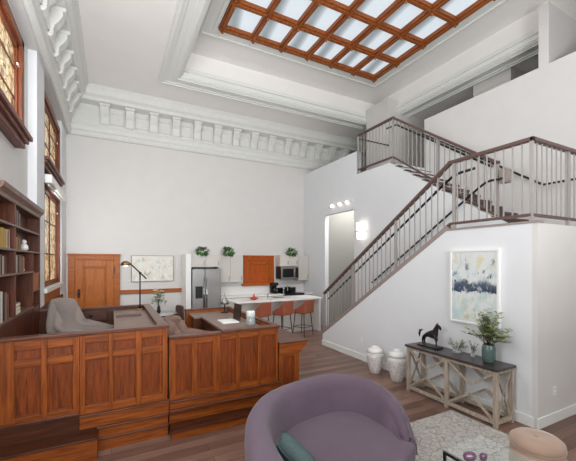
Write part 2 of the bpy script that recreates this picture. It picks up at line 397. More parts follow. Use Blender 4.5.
# ------------------------------------------------------------------ cornice with brackets
def run_profile(m, prof, p0, p1, nrm):
    """sweep a (distance-from-wall, z) outline between two points on the wall"""
    n = len(prof); vs = [(p[0]+nrm[0]*d, p[1]+nrm[1]*d, z) for p in (p0, p1) for d, z in prof]
    fs = [tuple(range(n)), tuple(range(2*n-1, n-1, -1))] + [(i, i+n, (i+1) % n + n, (i+1) % n) for i in range(n)]
    m.add(vs, fs)
CP = [(0,5.34),(.05,5.34),(.09,5.40),(.09,5.46),(.05,5.50),(.05,5.60),(.10,5.66),(.10,6.16),(.34,6.20),(.36,6.28),(.42,6.34),(.44,6.46),(.50,6.55),(0,6.55)]
def cornice(name, p0, p1, nrm, spots, along):
    m = MB(); run_profile(m, CP, p0, p1, nrm)
    root = m.build(name, M['cornice'], kind='structure', bevel=.012)
    for c in spots:
        b = MB()
        # scrolled modillion: block + curved console, outline in (distance, z)
        prof = [(.09,5.68),(.13,5.67),(.17,5.72),(.175,5.80),(.19,5.88),(.25,5.95),(.30,6.04),(.31,6.17),(.09,6.17)]
        w = .105
        if along == 'x':
            b.prism([(p0[1]+nrm[1]*d, z) for d, z in prof], c-w, c+w, 'x')
            b.box(c-w-.02, c+w+.02, p0[1]+nrm[1]*.35, p0[1], 6.11, 6.18)
        else:
            b.prism([(p0[0]+nrm[0]*d, z) for d, z in prof], c-w, c+w, 'y')
            b.box(p0[0], p0[0]+nrm[0]*.35, c-w-.02, c+w+.02, 6.11, 6.18)
        b.build('bracket', M['cornice'], root, bevel=.015)
    # recessed coffers between brackets
    g = MB()
    for a, c in zip(spots[:-1], spots[1:]):
        mid = (a+c)/2; h = abs(c-a)/2 - .14
        for (x0, x1, z0, z1) in ((mid-h, mid+h, 5.72, 5.75), (mid-h, mid+h, 6.02, 6.05), (mid-h, mid-h+.03, 5.72, 6.05), (mid+h-.03, mid+h, 5.72, 6.05)):
            if along == 'x': g.box(x0, x1, p0[1]+nrm[1]*.125, p0[1]+nrm[1]*.09, z0, z1)
            else: g.box(p0[0]+nrm[0]*.09, p0[0]+nrm[0]*.125, x0, x1, z0, z1)
    g.build('coffer_frame', M['cornice'], root, bevel=.006)
    return root
cornice('trim_3', (-1.15, YB), (9.9, YB), (0,-1), [-.16+.605*i for i in range(14)], 'x')
cornice('trim_4', (-1.0, YN), (-1.0, YB), (1,0), [9.75-.62*i for i in range(14)], 'y')

# ------------------------------------------------------------------ baseboards, chair rail
MB().prism([(YC-.02,0),(6.985,0),(6.985,.13),(YC-.02,.13)], XO-.016, XO, 'x').build('baseboard_stair', M['trim'], kind='structure', bevel=.004)
MB().box(XO-.016, 9.9, YC-.077, YC-.06, 0, .13).build('baseboard_landing', M['trim'], kind='structure', bevel=.004)
cr = MB().box(.21, 1.86, YB-.05, YB, 1.16, 1.27).box(.21, 1.86, YB-.065, YB, 1.25, 1.275)
cr.build('trim_5', M['door_x'], kind='structure', bevel=.006)
MB().box(-1.03, -1.0, 6.47, 9.4, 0, 1.30).build('trim_6', M['oak_dark'], kind='structure')

# ------------------------------------------------------------------ windows on the left wall
def window(name, y0, y1, z0, z1, sill, glaz_z=None):
    cw = .20
    fr = MB()
    for a, b, c, d in ((y0-.06, y0+cw-.06, z0, z1), (y1-cw+.06, y1+.06, z0, z1), (y0-.06, y1+.06, z1-cw+.08, z1+.08), (y0-.06, y1+.06, z0-.02, z0+.10)):
        fr.box(XW-.06, XW+.06, a, b, c, d)
    for a, b, c, d in ((y0-.06, y0+.06, z0, z1+.08), (y1-.06, y1+.06, z0, z1+.08), (y0-.06, y1+.06, z1-.04, z1+.08)):
        fr.box(XW, XW+.10, a, b, c, d)
    root = fr.build(name, M['window_wood'], kind='structure', bevel=.008)
    MB().box(XW+.015, XW+.03, y0+.1, y1-.1, z0+.08, z1-.1).build('glass', M['leaded'], root)
    g = MB()
    nb = 2
    for i in range(1, nb):
        y = y0 + (y1-y0)*i/nb; g.box(XW+.028, XW+.05, y-.02, y+.02, z0+.08, z1-.1)
    for z in ([z0+(z1-z0)*k/3 for k in (1, 2)]): g.box(XW+.028, XW+.04, y0+.1, y1-.1, z-.012, z+.012)
    g.build('glazing_bar', M['window_wood'], root)
    MB().box(XW+.06, XW+.075, y1-.16, y1-.08, z1-.34, z1-.31).build('latch', M['white'], root)
    if sill:
        s = MB().box(XW-.06, XW+.19, y0-.10, y1+.10, z0-.08, z0-.02).box(XW-.06, XW+.155, y0-.07, y1+.07, z0-.13, z0-.08).box(XW-.06, XW+.115, y0-.05, y1+.05, z0-.20, z0-.13)
        s.build('sill', M['window_sill'], root, bevel=.008)
    return root
window('window_1', W1[0], W1[1], 3.78, 4.95, True)
window('window_2', W2[0], W2[1], 3.92, 5.04, True)
w3 = window('window_3', W2[0], W2[1], 1.58, 3.46, False)
MB().box(XW-.2, XW+.16, W2[0]-.1, W2[1]+.12, 1.50, 1.58).build('sill', M['trim'], w3, bevel=.006)
MB().box(XW, XW+.10, W2[0]-.02, W2[1]+.04, 1.02, 1.50).build('apron', M['door_x'], w3, bevel=.006)
rb = thing('roller_blind', 'rolled-up white blind in a box above the tall lower window', 'blind', (XW+.1, 8.2, 3.5))
MB().box(XW+.10, XW+.22, W2[0]-.02, W2[1]+.02, 3.44, 3.60).build('cassette', M['white'], rb, bevel=.02)
MB().box(XW+.15, XW+.17, W2[0]+.05, W2[1]-.05, 3.40, 3.45).build('hem_bar', M['white'], rb)

# ------------------------------------------------------------------ panelled door on the back wall
def panelled(m_frame, root, x0, x1, z0, z1, y, cw, nested=2, name='panel', mp=None):
    fr = MB()
    for a, b, c, d in ((x0, x0+cw, z0, z1), (x1-cw, x1, z0, z1), (x0+cw, x1-cw, z1-cw, z1), (x0+cw, x1-cw, z0, z0+cw)):
        fr.box(a, b, y-.08, y, c, d)
    fr.box(x0-.015, x1+.015, y-.10, y, z1-.03, z1+.01)
    return fr
d1 = panelled(None, None, -.985, .205, .02, 2.25, YB, .15).build('door_1', M['door_x'], kind='structure', bevel=.008)
lf = MB()
x0, x1, z0, z1 = -.835, .055, .05, 2.1
for a, b, c, d in ((x0, x0+.17, z0, z1), (x1-.17, x1, z0, z1), (x0+.17, x1-.17, z1-.17, z1), (x0+.17, x1-.17, z0, z0+.2)):
    lf.box(a, b, YB-.05, YB, c, d)
lf.build('leaf', M['door'], d1, bevel=.006)
MB().box(x0+.17, x1-.17, YB-.02, YB, z0+.2, z1-.17).build('panel', M['door'], d1)
mo = MB()
for k, (i, dp) in enumerate(((.17, .035), (.21, .03))):
    for a, b, c, d in ((x0+i, x0+i+.025, z0+i, z1-i), (x1-i-.025, x1-i, z0+i, z1-i), (x0+i, x1-i, z1-i-.025, z1-i)):
        mo.box(a, b, YB-dp-.01, YB-.01, c, d)
mo.build('moulding', M['door_x'], d1, bevel=.004)
MB().box(-.78, -.72, YB-.07, YB-.05, 1.12, 1.34).lathe([(.03,0),(.035,.02),(.02,.05)], (-.75, YB-.09, 1.2), 12).build('handle', M['black'], d1)
MB().box(.06, .085, YB-.09, YB-.05, 1.75, 1.92).build('hinge', M['black'], d1)

# amber shutter over the former service window
sh = thing('wall_shutter', 'closed amber oak shutter with a sill between the kitchen wall cabinets', 'shutter', (4.29, YB, 1.3))
panelled(None, None, 3.77, 4.83, 1.33, 2.25, YB, .11).build('frame', M['shutter'], sh, bevel=.006)
MB().box(3.88, 4.72, YB-.03, YB, 1.44, 2.14).build('panel', M['shutter'], sh)
mo = MB()
for i in (.0, .13):
    for a, b, c, d in ((3.88+i, 3.92+i, 1.44, 2.14-i), (4.68-i, 4.72-i, 1.44, 2.14-i), (3.88+i, 4.72-i, 2.10-i, 2.14-i)):
        mo.box(a, b, YB-.06, YB-.02, c, d)
mo.build('moulding', M['door_x'], sh, bevel=.004)
MB().box(3.70, 4.90, YB-.14, YB, 1.27, 1.34).build('sill', M['door_x'], sh, bevel=.01)

# ------------------------------------------------------------------ skylight
SX0, SX1, SY1 = 2.12, 6.39, 7.09
CX = (SX1-SX0)/6; CY = .82; NY = 7; SY0 = SY1 - CY*NY
sk = thing('skylight', 'large gridded wooden skylight of frosted panes in the raised ceiling', 'skylight', ((SX0+SX1)/2, (SY0+SY1)/2, ZS))
MB().box(SX0, SX1, SY0, SY1, ZS-.012, ZS-.002).build('pane', M['laylight'], sk)
fr = MB()
for i in range(7):
    x = SX0 + CX*i; w = .06
    fr.box(x-w, x+w, SY0-.07, SY1+.07, ZS-.10, ZS-.012); fr.box(x-.035, x+.035, SY0-.07, SY1+.07, ZS-.14, ZS-.10)
for j in range(NY+1):
    y = SY1 - CY*j; w = .06
    fr.box(SX0-.07, SX1+.07, y-w, y+w, ZS-.098, ZS-.012); fr.box(SX0-.07, SX1+.07, y-.035, y+.035, ZS-.138, ZS-.098)
fr.build('grid_frame', M['sky_wood'], sk, bevel=.006)
for i in range(7):
    for j in range(NY+1):
        MB().lathe([(.001,-.07),(.022,-.055),(.026,-.035),(.012,-.012),(.03,0)], (SX0+CX*i, SY1-CY*j, ZS-.14), 8).build('pendant', M['sky_wood'], sk)
st = MB()
for (o0, o1, dz) in ((.07, .42, .05), (.10, .17, .08), (.34, .40, .075)):
    st.box(SX0-o1, SX0-o0, SY0-o1, SY1+o1, ZS-dz, ZS); st.box(SX1+o0, SX1+o1, SY0-o1, SY1+o1, ZS-dz, ZS)
    st.box(SX0-o0, SX1+o0, SY1+o0, SY1+o1, ZS-dz, ZS); st.box(SX0-o0, SX1+o0, SY0-o1, SY0-o0, ZS-dz, ZS)
st.build('surround', M['trim'], sk, bevel=.008)

# ------------------------------------------------------------------ staircase
RISE, RUN = ZL/15, .2548
lf = MB()
for i in range(14):
    y1 = 3.45 + (14-i)*RUN; z = RISE*(i+1)
    lf.box(XO+.12, XI, y1-RUN, y1, 0 if i < 2 else z-RISE*2, z)
st1 = thing('staircase', 'grey and white staircase: lower flight, half landing and upper flight', 'staircase', (5.3, 3, 0))
lf.build('lower_steps', M['stringer'], st1)
MB().box(XO+.121, XP-.001, YC+.001, 3.449, ZL-.16, ZL-.002).build('landing', M['paint_bright'], st1)
RISE2 = (ZU-ZL)/12
for i in range(11):
    y0 = 3.34 + i*RUN; z = ZL + RISE2*(i+1)
    MB().box(XI+.142, XP-.002, y0-.02, y0+RUN, z-.035, z).box(XI+.142, XP-.002, y0, y0+.02, z-RISE2, z-.03).box(XI-.006, XI+.146, y0-.03, y0+.05, z-.012, z+.012).build('tread', M['tread'], st1)
MB().prism([(3.34, ZL), (6.1, ZU-.02), (6.1, ZU-.3), (3.75, ZL)], XI+.14, XP, 'x').build('upper_underside', M['paint_bright'], st1)
sg = MB().prism([(6.985, .27), (3.5, ZL), (3.5, ZL+.075), (6.985, .345)], XO-.012, XO+.13, 'x')
sg.prism([(YC-.07, ZL), (3.5, ZL), (3.5, ZL+.03), (YC-.07, ZL+.03)], XO-.012, XO+.13, 'x')
sg.build('stringer_cap', M['stringer'], st1)

def railing(label, segs, posts, name='stair_railing'):
    """segs: list of (p, q) giving the line the balusters stand on (bottom rail line)"""
    root = thing(name, label, 'railing', segs[0][0])
    tr = MB(); br = MB()
    for p, q in segs:
        p = Vector(p); q = Vector(q)
        tr.bar(p+Vector((0,0,.95)), q+Vector((0,0,.95)), .075, .05); br.bar(p, q, .045, .035)
        L = (Vector((q.x, q.y, 0))-Vector((p.x, p.y, 0))).length; n = max(2, round(L/.118))
        for i in range(1, n):
            c = p.lerp(q, i/n)
            MB().box(c.x-.0075, c.x+.0075, c.y-.0075, c.y+.0075, c.z, c.z+.93).build('baluster', M['steel'], root)
    for p, q in segs:
        for e in (p, q): tr.box(e[0]-.034, e[0]+.034, e[1]-.034, e[1]+.034, e[2]+.925, e[2]+.976)
    tr.build('top_rail', M['bronze'], root, bevel=.008); br.build('bottom_rail', M['bronze'], root)
    for (x, y, z0, z1) in posts:
        MB().box(x-.02, x+.02, y-.02, y+.02, z0, z1).build('post', M['steel'], root)
    return root
def lowz(y): return .33 + (6.95-y)*(2.64-.33)/(6.95-3.46)
xr = XO+.05
railing('long bronze-topped railing climbing from the floor and round the half landing',
    [((xr, 6.95, .33), (xr, 3.46, 2.64)), ((xr, 3.46, 2.64), (xr, YC+.03, 2.64)), ((xr, YC+.03, 2.64), (XP, YC+.03, 2.64))],
    [(xr, 6.95, 0, 1.27), (xr, 5.85, lowz(5.85)-.1, lowz(5.85)+.93), (xr, 4.6, lowz(4.6)-.1, lowz(4.6)+.93), (xr, 3.40, 2.5, 3.57), (xr, YC+.03, 2.5, 3.57), (XO+.95, YC+.03, 2.5, 3.57)])
xu = XI+.03
railing('bronze-topped railing of the upper flight beside the upper landing',
    [((xu, 3.56, 2.86), (xu, 6.06, 4.60)), ((xu, 6.06, 4.60), (xu, 7.36, 4.60))],
    [(xu, 3.56, 2.53, 3.82), (xu, 6.06, 4.45, 5.54), (xu, 7.36, 4.45, 5.54), (xu, 4.8, 3.6, 4.65)])
def handrail(label, pts, brk):
    root = thing('wall_handrail', label, 'handrail', pts[0])
    MB().tube(pts, .021, 8).build('rail', M['black'], root)
    for p, q in brk: MB().tube([p, q], .009, 6).build('bracket', M['black'], root)
    return root
z_in = lambda y: 1.107 + (6.95-y)*.662
xa = XO+.13
handrail('black handrail fixed inside the lower railing facing the stairs', [(xa, 6.9, 1.14), (xa, 3.62, 3.31), (xa, 3.48, 3.39), (xa, 3.36, 3.42), (xa, 3.12, 3.43)],
    [((xa, y, z_in(y)), (xr, y, z_in(y)-.03)) for y in (6.2, 4.8, 3.75)])
xb = XI-.07
handrail('black handrail fixed to the white wall under the upper flight', [(xb, 6.7, 1.51), (xb, 3.86, 3.39), (xb, 3.74, 3.46), (xb, 3.64, 3.49), (xb, 3.40, 3.49)],
    [((xb, y, 1.345+(6.95-y)*.662), (XI+.01, y, 1.32+(6.95-y)*.662)) for y in (6.2, 4.9, 3.95)])
xc = XP-.07
handrail('black handrail on the far wall beside the upper flight and landing', [(xc, 6.1, 5.36), (xc, 3.35, 3.49), (xc, 2.35, 3.49)],
    [((xc, y, z), (XP+.01, y, z)) for y, z in ((5.2, 4.75), (4.0, 3.93), (2.9, 3.48))])
xd = XI+.10
handrail('black handrail fixed inside the upper railing, turning at its top', [(xd, 3.7, 3.78), (xd, 6.02, 5.38), (xd, 6.35, 5.40)],
    [((xd, y, z), (xu, y, z)) for y, z in ((4.6, 4.40), (5.6, 5.09))])
handrail('short black level handrail across the end of the upper landing', [(XI+.06, 7.36, 5.46), (XP, 7.36, 5.46)], [((XP-.2, 7.36, 5.46), (XP-.2, 7.41, 5.46))])
# grey box at the end of the upper railing, by the half landing
jb = thing('railing_box', 'grey box fixed to the end of the upper railing above the half landing', 'box', (XI-.02, 3.42, 3.3))
MB().box(XI-.04, XI+.1, 3.36, 3.50, 3.42, 3.66).build('housing', M['stringer'], jb, bevel=.01)
MB().box(XI-.02, XI+.08, 3.352, 3.362, 3.46, 3.62).build('cover_plate', M['steel'], jb)

# ------------------------------------------------------------------ lights on the inner wall
sc = thing('wall_sconce', 'glowing white up-and-down sconce on the wall above the stair railing', 'wall lamp', (XI, 7.12, 2.8))
MB().box(XI-.03, XI, 7.04, 7.20, 2.72, 3.06).build('back_plate', M['trim'], sc, bevel=.01)
MB().prism([(7.0, 2.66), (7.24, 2.66), (7.27, 3.12), (6.97, 3.12)], XI-.13, XI-.03, 'x').build('shade', M['lamp_on'], sc, bevel=.02)
MB().box(XI-.135, XI-.02, 6.98, 7.26, 2.86, 2.885).build('band', M['steel'], sc)
tl = thing('wall_spotlight', 'three small white spotlights on one bar above the hall opening', 'wall lamp', (XI, 8.1, 3.75))
MB().box(XI-.05, XI, 7.55, 8.75, 3.76, 3.79).build('bar', M['trim'], tl)
for y in (7.75, 8.1, 8.48):
    MB().ball((XI-.07, y, 3.75), .05, 12).build('lamp_globe', M['spot_on'], tl)

# ------------------------------------------------------------------ judge's bench (left)
Y0 = 4.2
def px(u, y=Y0):      # x on the bench front for a ray of the layout survey
    k = (u-288)/336.6; return y*(.4644+.8856*k)/(.8856-.4644*k)
def panel_front(root, cells, xa_, xb_, zb, zt, y, mf=None):
    """face-frame with raised edges round recessed panels; cells = (x0,x1,z0,z1)"""
    MB().box(xa_, xb_, y+.03, y+.09, zb, zt).build('carcass', M['oak'], root)
    xs = sorted(set([xa_, xb_] + [c for q in cells for c in q[:2]]))
    fr = MB()
    cols = sorted(set((q[0], q[1]) for q in cells))
    edges = [xa_] + [c for q in cols for c in q] + [xb_]
    for i in range(0, len(edges), 2): MB().box(edges[i], edges[i+1], y, y+.035, zb, zt).build('stile', M['oak'], root, bevel=.003)
    for (a, b) in cols:
        zz = sorted([q[2:] for q in cells if (q[0], q[1]) == (a, b)])
        e = [zb] + [c for q in zz for c in q] + [zt]
        for i in range(0, len(e), 2): MB().box(a, b, y+.001, y+.034, e[i], e[i+1]).build('rail', M['oak_x'], root, bevel=.003)
    for (a, b, c, d) in cells:
        p = MB().box(a, b, y+.022, y+.04, c, d)
        for (q, r, s, t) in ((a, a+.014, c, d), (b-.014, b, c, d), (a, b, c, c+.014), (a, b, d-.014, d)): p.box(q, r, y+.010, y+.03, s, t)
        p.build('panel', M['panel'], root, bevel=.003)
LB = thing('judge_bench', 'taller left-hand oak bench enclosure with two rows of panels', 'bench', (-.2, Y0, 0))
XLs = [(px(14), px(41)), (px(47.3), px(73))]; XRs = [(px(85.2), px(108.6)), (px(113), px(135.6)), (px(141.6), px(162.5))]
zc = [(1.0-.50+.0, 0)]
cells = [(a, b, .50, 1.0) for a, b in XLs] + [(a, b, 1.07, 1.17) for a, b in XLs]
panel_front(LB, cells, -1.0, px(79.5), .42, 1.265, Y0)
cells = [(a, b, .505, 1.0) for a, b in XRs] + [(a, b, 1.07, 1.183) for a, b in XRs]
panel_front(LB, cells, px(79.8), .585, .42, 1.265, Y0-.012)
MB().box(.50, .585, Y0, 6.45, 0, 1.265).build('side_wall', M['oak_y'], LB, bevel=.004)
MB().box(-1.0, .585, 6.39, 6.47, 0, 1.265).build('rear_wall', M['oak_dark'], LB, bevel=.004)
rm = MB()
rm.box(-1.0, .605, Y0-.03, Y0+.09, 1.265, 1.30).box(.49, .605, Y0+.09, 6.48, 1.265, 1.30).box(-1.0, .49, 6.37, 6.48, 1.265, 1.30)
rm.build('top_rim', M['rim'], LB, bevel=.008)
MB().box(.03, .50, Y0+.09, 6.37, 1.205, 1.235).build('desktop', M['leather_top'], LB)
dk = MB().box(.035, .06, Y0+.09, 6.37, .62, 1.205)
dk.build('desk_front', M['oak_dark'], LB)
dw = MB().box(-.62, -.06, 6.365, 6.39, 1.08, 1.24).build('drawer', M['oak_dark'], LB, bevel=.006)
MB().ball((-.30, 6.355, 1.17), .025, 10).build('knob', M['black'], dw)
MB().box(-1.0, .50, Y0+.09, 6.39, .5, .60).build('platform', M['oak_dark'], LB)
# plinth of the left bench
MB().box(-.30, .60, Y0-.035, Y0+.06, .27, .415).build('plinth_board', M['oak_x'], LB, bevel=.006)
MB().box(-.30, .605, Y0-.05, Y0+.05, .405, .42).box(-1.0, -.30, Y0-.03, Y0+.05, .43, .45).build('plinth_moulding', M['rim'], LB, bevel=.004)
MB().box(-.14, .59, Y0-.02, Y0+.06, 0, .27).build('plinth_base', M['oak_x'], LB)
MB().box(-.14, .60, Y0-.05, Y0+.05, .252, .268).box(-.14, .60, Y0-.045, Y0+.05, .125, .142).build('base_moulding', M['rim'], LB, bevel=.004)
MB().box(-1.0, -.30, Y0-.01, Y0+.06, .24, .43).box(-.30, -.14, Y0-.012, Y0+.06, .24, .27).build('riser', M['oak_dark'], LB)
stp = thing('bench_step', 'low dark oak step in front of the left end of the judge bench', 'step', (-.6, 3.98, 0))
MB().box(-1.0, -.13, 3.99, Y0-.013, 0, .225).build('riser_board', M['oak_x'], stp)
MB().box(-1.0, -.125, 3.97, Y0-.013, .225, .243).build('tread_board', M['oak_dark'], stp, bevel=.005)

# ------------------------------------------------------------------ clerk's bench (right)
RB = thing('clerk_bench', 'lower right-hand oak bench enclosure with single tall panels and a desk', 'bench', (1.3, Y0, 0))
RC = [(px(176), px(192.5)), (px(197.7), px(213.4))]; RD = [(px(221.3), px(236.5)), (px(240.5), px(257.8)), (px(261.5), px(276))]
panel_front(RB, [(a, b, .46, 1.04) for a, b in RC], .61, px(217.5), .38, 1.125, Y0+.02)
panel_front(RB, [(a, b, .46, 1.05) for a, b in RD], px(217.5), 2.05, .38, 1.14, Y0+.008)
rm = MB().box(.605, px(222), Y0-.02, Y0+.10, 1.125, 1.155).box(px(222), 2.075, Y0-.03, Y0+.10, 1.14, 1.17)
rm.box(2.0, 2.075, Y0+.10, 6.40, 1.14, 1.17).box(1.19, 2.075, 6.32, 6.41, 1.145, 1.175)
rm.build('top_rim', M['rim'], RB, bevel=.008)
MB().box(1.97, 2.05, Y0+.10, 6.38, 0, 1.14).build('side_wall', M['oak_y'], RB)
MB().box(1.20, 2.05, 6.32, 6.40, 0, 1.145).build('rear_wall', M['oak'], RB)
MB().box(1.37, 1.97, Y0+.10, 6.32, 1.07, 1.105).box(1.25, 1.37, 5.85, 6.32, 1.07, 1.105).build('desktop', M['leather_top'], RB, bevel=.005)
MB().box(1.40, 1.43, Y0+.10, 5.85, .4, 1.07).box(1.25, 1.40, 5.88, 5.91, .4, 1.07).build('desk_front', M['oak_dark'], RB)
MB().box(.61, 1.97, Y0+.10, 6.32, .3, .42).build('platform', M['oak_dark'], RB)
MB().box(.61, 2.06, Y0, Y0+.08, .285, .38).build('plinth_board', M['oak_x'], RB, bevel=.004)
MB().box(.605, 2.075, Y0-.03, Y0+.06, .37, .388).box(.605, 2.08, Y0-.045, Y0+.06, .268, .29).build('plinth_moulding', M['rim'], RB, bevel=.004)
MB().box(.61, 2.06, Y0+.03, Y0+.10, .11, .27).build('plinth_base', M['oak_x'], RB)
sp = thing('bench_step', 'very low oak step along the foot of the clerk bench', 'step', (1.1, 4.0, 0))
MB().box(.615, 2.1, 4.03, Y0+.029, 0, .095).build('riser_board', M['oak_x'], sp)
MB().box(.61, 2.11, 4.005, Y0+.029, .095, .112).build('tread_board', M['oak_dark'], sp, bevel=.005)
EB = thing('end_cabinet', 'low oak block with flared top at the right end of the clerk bench', 'cabinet', (2.3, 4.3, 0))
panel_front(EB, [(2.16, 2.34, .2, .70)], 2.085, 2.42, .0, .80, Y0+.06)
MB().box(2.085, 2.42, Y0+.15, 5.5, 0, .80).build('carcass', M['oak_y'], EB)
MB().prism([(2.08,.74),(2.42,.74),(2.44,.78),(2.52,.84),(2.55,.895),(2.08,.895)], Y0+.03, 5.55, 'y').build('flared_moulding', M['oak_x'], EB, bevel=.006)
MB().box(2.08, 2.56, Y0+.01, 5.57, .895, .915).build('top', M['rim'], EB, bevel=.005)

# ------------------------------------------------------------------ bookcase
BX, BY0, BY1 = -.985, 4.22, 6.43
bc = thing('bookcase', 'tall dark walnut bookcase against the left wall below the upper window', 'bookcase', (XW, 5.3, 0))
dv = MB(); divs = [BY0, 4.92, BY1]
for y in divs: dv.box(XW+.01, BX, y-.018, y+.018, .0, 2.74)
dv.box(XW+.01, BX, 5.92-.015, 5.92+.015, .0, 2.18)
dv.build('upright', M['case'], bc)
MB().box(XW+.002, XW+.012, BY0, BY1, 0, 2.74).build('back_panel', M['case'], bc)
SH = [1.42, 1.92, 2.198, 2.476]
for z in SH:
    MB().box(XW+.012, BX+.004, BY0+.018, BY1 if z > 2.1 else 5.93, z-.022, z).build('shelf', M['shelf'], bc)
MB().box(XW+.012, BX, 5.93, BY1-.018, 1.62, 1.64).build('shelf', M['shelf'], bc)
cr = MB(); run_profile(cr, [(0,2.72),(.165,2.72),(.175,2.76),(.215,2.80),(.225,2.85),(0,2.85)], (XW, BY0-.02), (XW, BY1+.02), (1,0))
cr.build('crown', M['shelf'], bc, bevel=.004)
MB().box(XW+.012, BX-.004, BY0+.018, BY1-.018, .62, 1.398).build('base_door', M['case'], bc)
# books, each its own thing
CC = {'tan': (168,120,70), 'gold': (186,148,62), 'cream': (214,200,176), 'brown': (112,70,48), 'black': (44,38,38), 'grey': (150,142,136), 'red': (130,52,40), 'rose': (150,104,92), 'white': (220,214,206), 'green': (70,84,70)}
CM = {k: mat('book_cover_'+k, v, .6, noise=.1, nscale=30) for k, v in CC.items()}
pages = mat('book_pages', (226, 214, 190), .8)
def book(y, z, t, h, d, c, label, group, tilt=0):
    r = thing('book', label, 'book', (BX-.02, y, z), group)
    cv = MB().box(BX-.02-d, BX-.02, y, y+.004, z, z+h).box(BX-.02-d, BX-.02, y+t-.004, y+t, z, z+h).box(BX-.024, BX-.02, y, y+t, z, z+h)
    cv.build('cover', CM[c], r)
    MB().box(BX-.02-d+.006, BX-.024, y+.004, y+t-.004, z+.005, z+h-.005).build('pages', pages, r)
    return r
def row(y, z, items, where, group):
    n = {}
    for t, h, c in items:
        n[c] = n.get(c, 0) + 1
    seen = {}
    for i, (t, h, c) in enumerate(items):
        seen[c] = seen.get(c, 0) + 1
        ordn = '' if n[c] == 1 else ('first ', 'second ', 'third ', 'fourth ', 'fifth ')[seen[c]-1]
        lab = f'{ordn}{c} {"spine" if n[c]==1 else "spine from the left"} among the upright books {where}'
        book(y, z, t-.003, h, .10, c, lab, group); y += t
row(4.95, 2.476, [(.07,.20,'rose'),(.05,.21,'brown'),(.045,.17,'rose'),(.04,.20,'grey'),(.045,.18,'black'),(.05,.17,'grey')], 'on the top shelf, right bay', 'books on the top right shelf')
row(4.33, 2.198, [(.10,.20,'gold'),(.10,.21,'gold'),(.10,.205,'gold'),(.05,.2,'cream'),(.05,.19,'brown'),(.04,.21,'cream')], 'on the second shelf, left bay', 'books on the second left shelf')
row(4.96, 2.198, [(.09,.16,'rose'),(.08,.15,'tan'),(.07,.17,'brown'),(.07,.15,'rose')], 'on the second shelf, right bay', 'books on the second right shelf')
row(4.36, 1.92, [(.06,.2,'grey'),(.06,.21,'black'),(.05,.19,'cream'),(.06,.2,'brown'),(.06,.18,'black')], 'on the third shelf, left bay', 'books on the third left shelf')
row(5.06, 1.92, [(.05,.21,'white'),(.05,.19,'green'),(.05,.2,'black'),(.06,.21,'tan'),(.06,.19,'rose'),(.06,.22,'brown'),(.06,.2,'grey'),(.07,.19,'red')], 'on the third shelf, middle bay', 'books on the third right shelf')
row(4.30, 1.42, [(.10,.30,'green'),(.09,.32,'white'),(.08,.31,'black'),(.08,.30,'rose'),(.08,.28,'brown')], 'on the bottom shelf, left bay', 'books on the bottom left shelf')
for i, (c, nm) in enumerate((('white', 'bottom white'), ('cream', 'middle cream'), ('grey', 'topmost grey'))):
    r = thing('book', f'{nm} book lying flat in the small stack on the bottom shelf', 'book', (BX-.07, 5.1, 1.42+.045*i), 'flat stack on the bottom shelf')
    MB().box(BX-.14, BX-.02, 4.97+.02*i, 5.25-.01*i, 1.42+.045*i, 1.46+.045*i).build('cover', CM[c], r, bevel=.004)
    MB().box(BX-.138, BX-.018, 4.98+.02*i, 5.255-.01*i, 1.426+.045*i, 1.454+.045*i).build('pages', pages, r)
def trinket(y, z, r, h, label, m):
    t = thing('figurine', label, 'ornament', (BX-.05, y, z))
    MB().lathe([(r*.7,0),(r,h*.2),(r*.8,h*.5),(r*.4,h*.62)], (BX-.05, y, z), 14).build('body', m, t)
    MB().ball((BX-.05, y, z+h*.78), r*.6, 12).build('head', m, t)
trinket(5.62, 2.198, .05, .15, 'small white figurine on the second shelf beside rose spines', M['ceramic'])
trinket(5.48, 1.92, .035, .11, 'tiny pale figurine in front of the third shelf books', M['ceramic'])
bxx = thing('storage_box', 'small tan wooden box in the narrow right cubby of the bookcase', 'box', (BX-.06, 6.15, 1.64))
MB().box(BX-.13, BX-.01, 5.95, 6.38, 1.64, 1.86).build('body', M['door_x'], bxx, bevel=.006)
MB().box(BX-.135, BX-.005, 5.945, 6.385, 1.86, 1.885).build('lid', M['door_x'], bxx, bevel=.004)

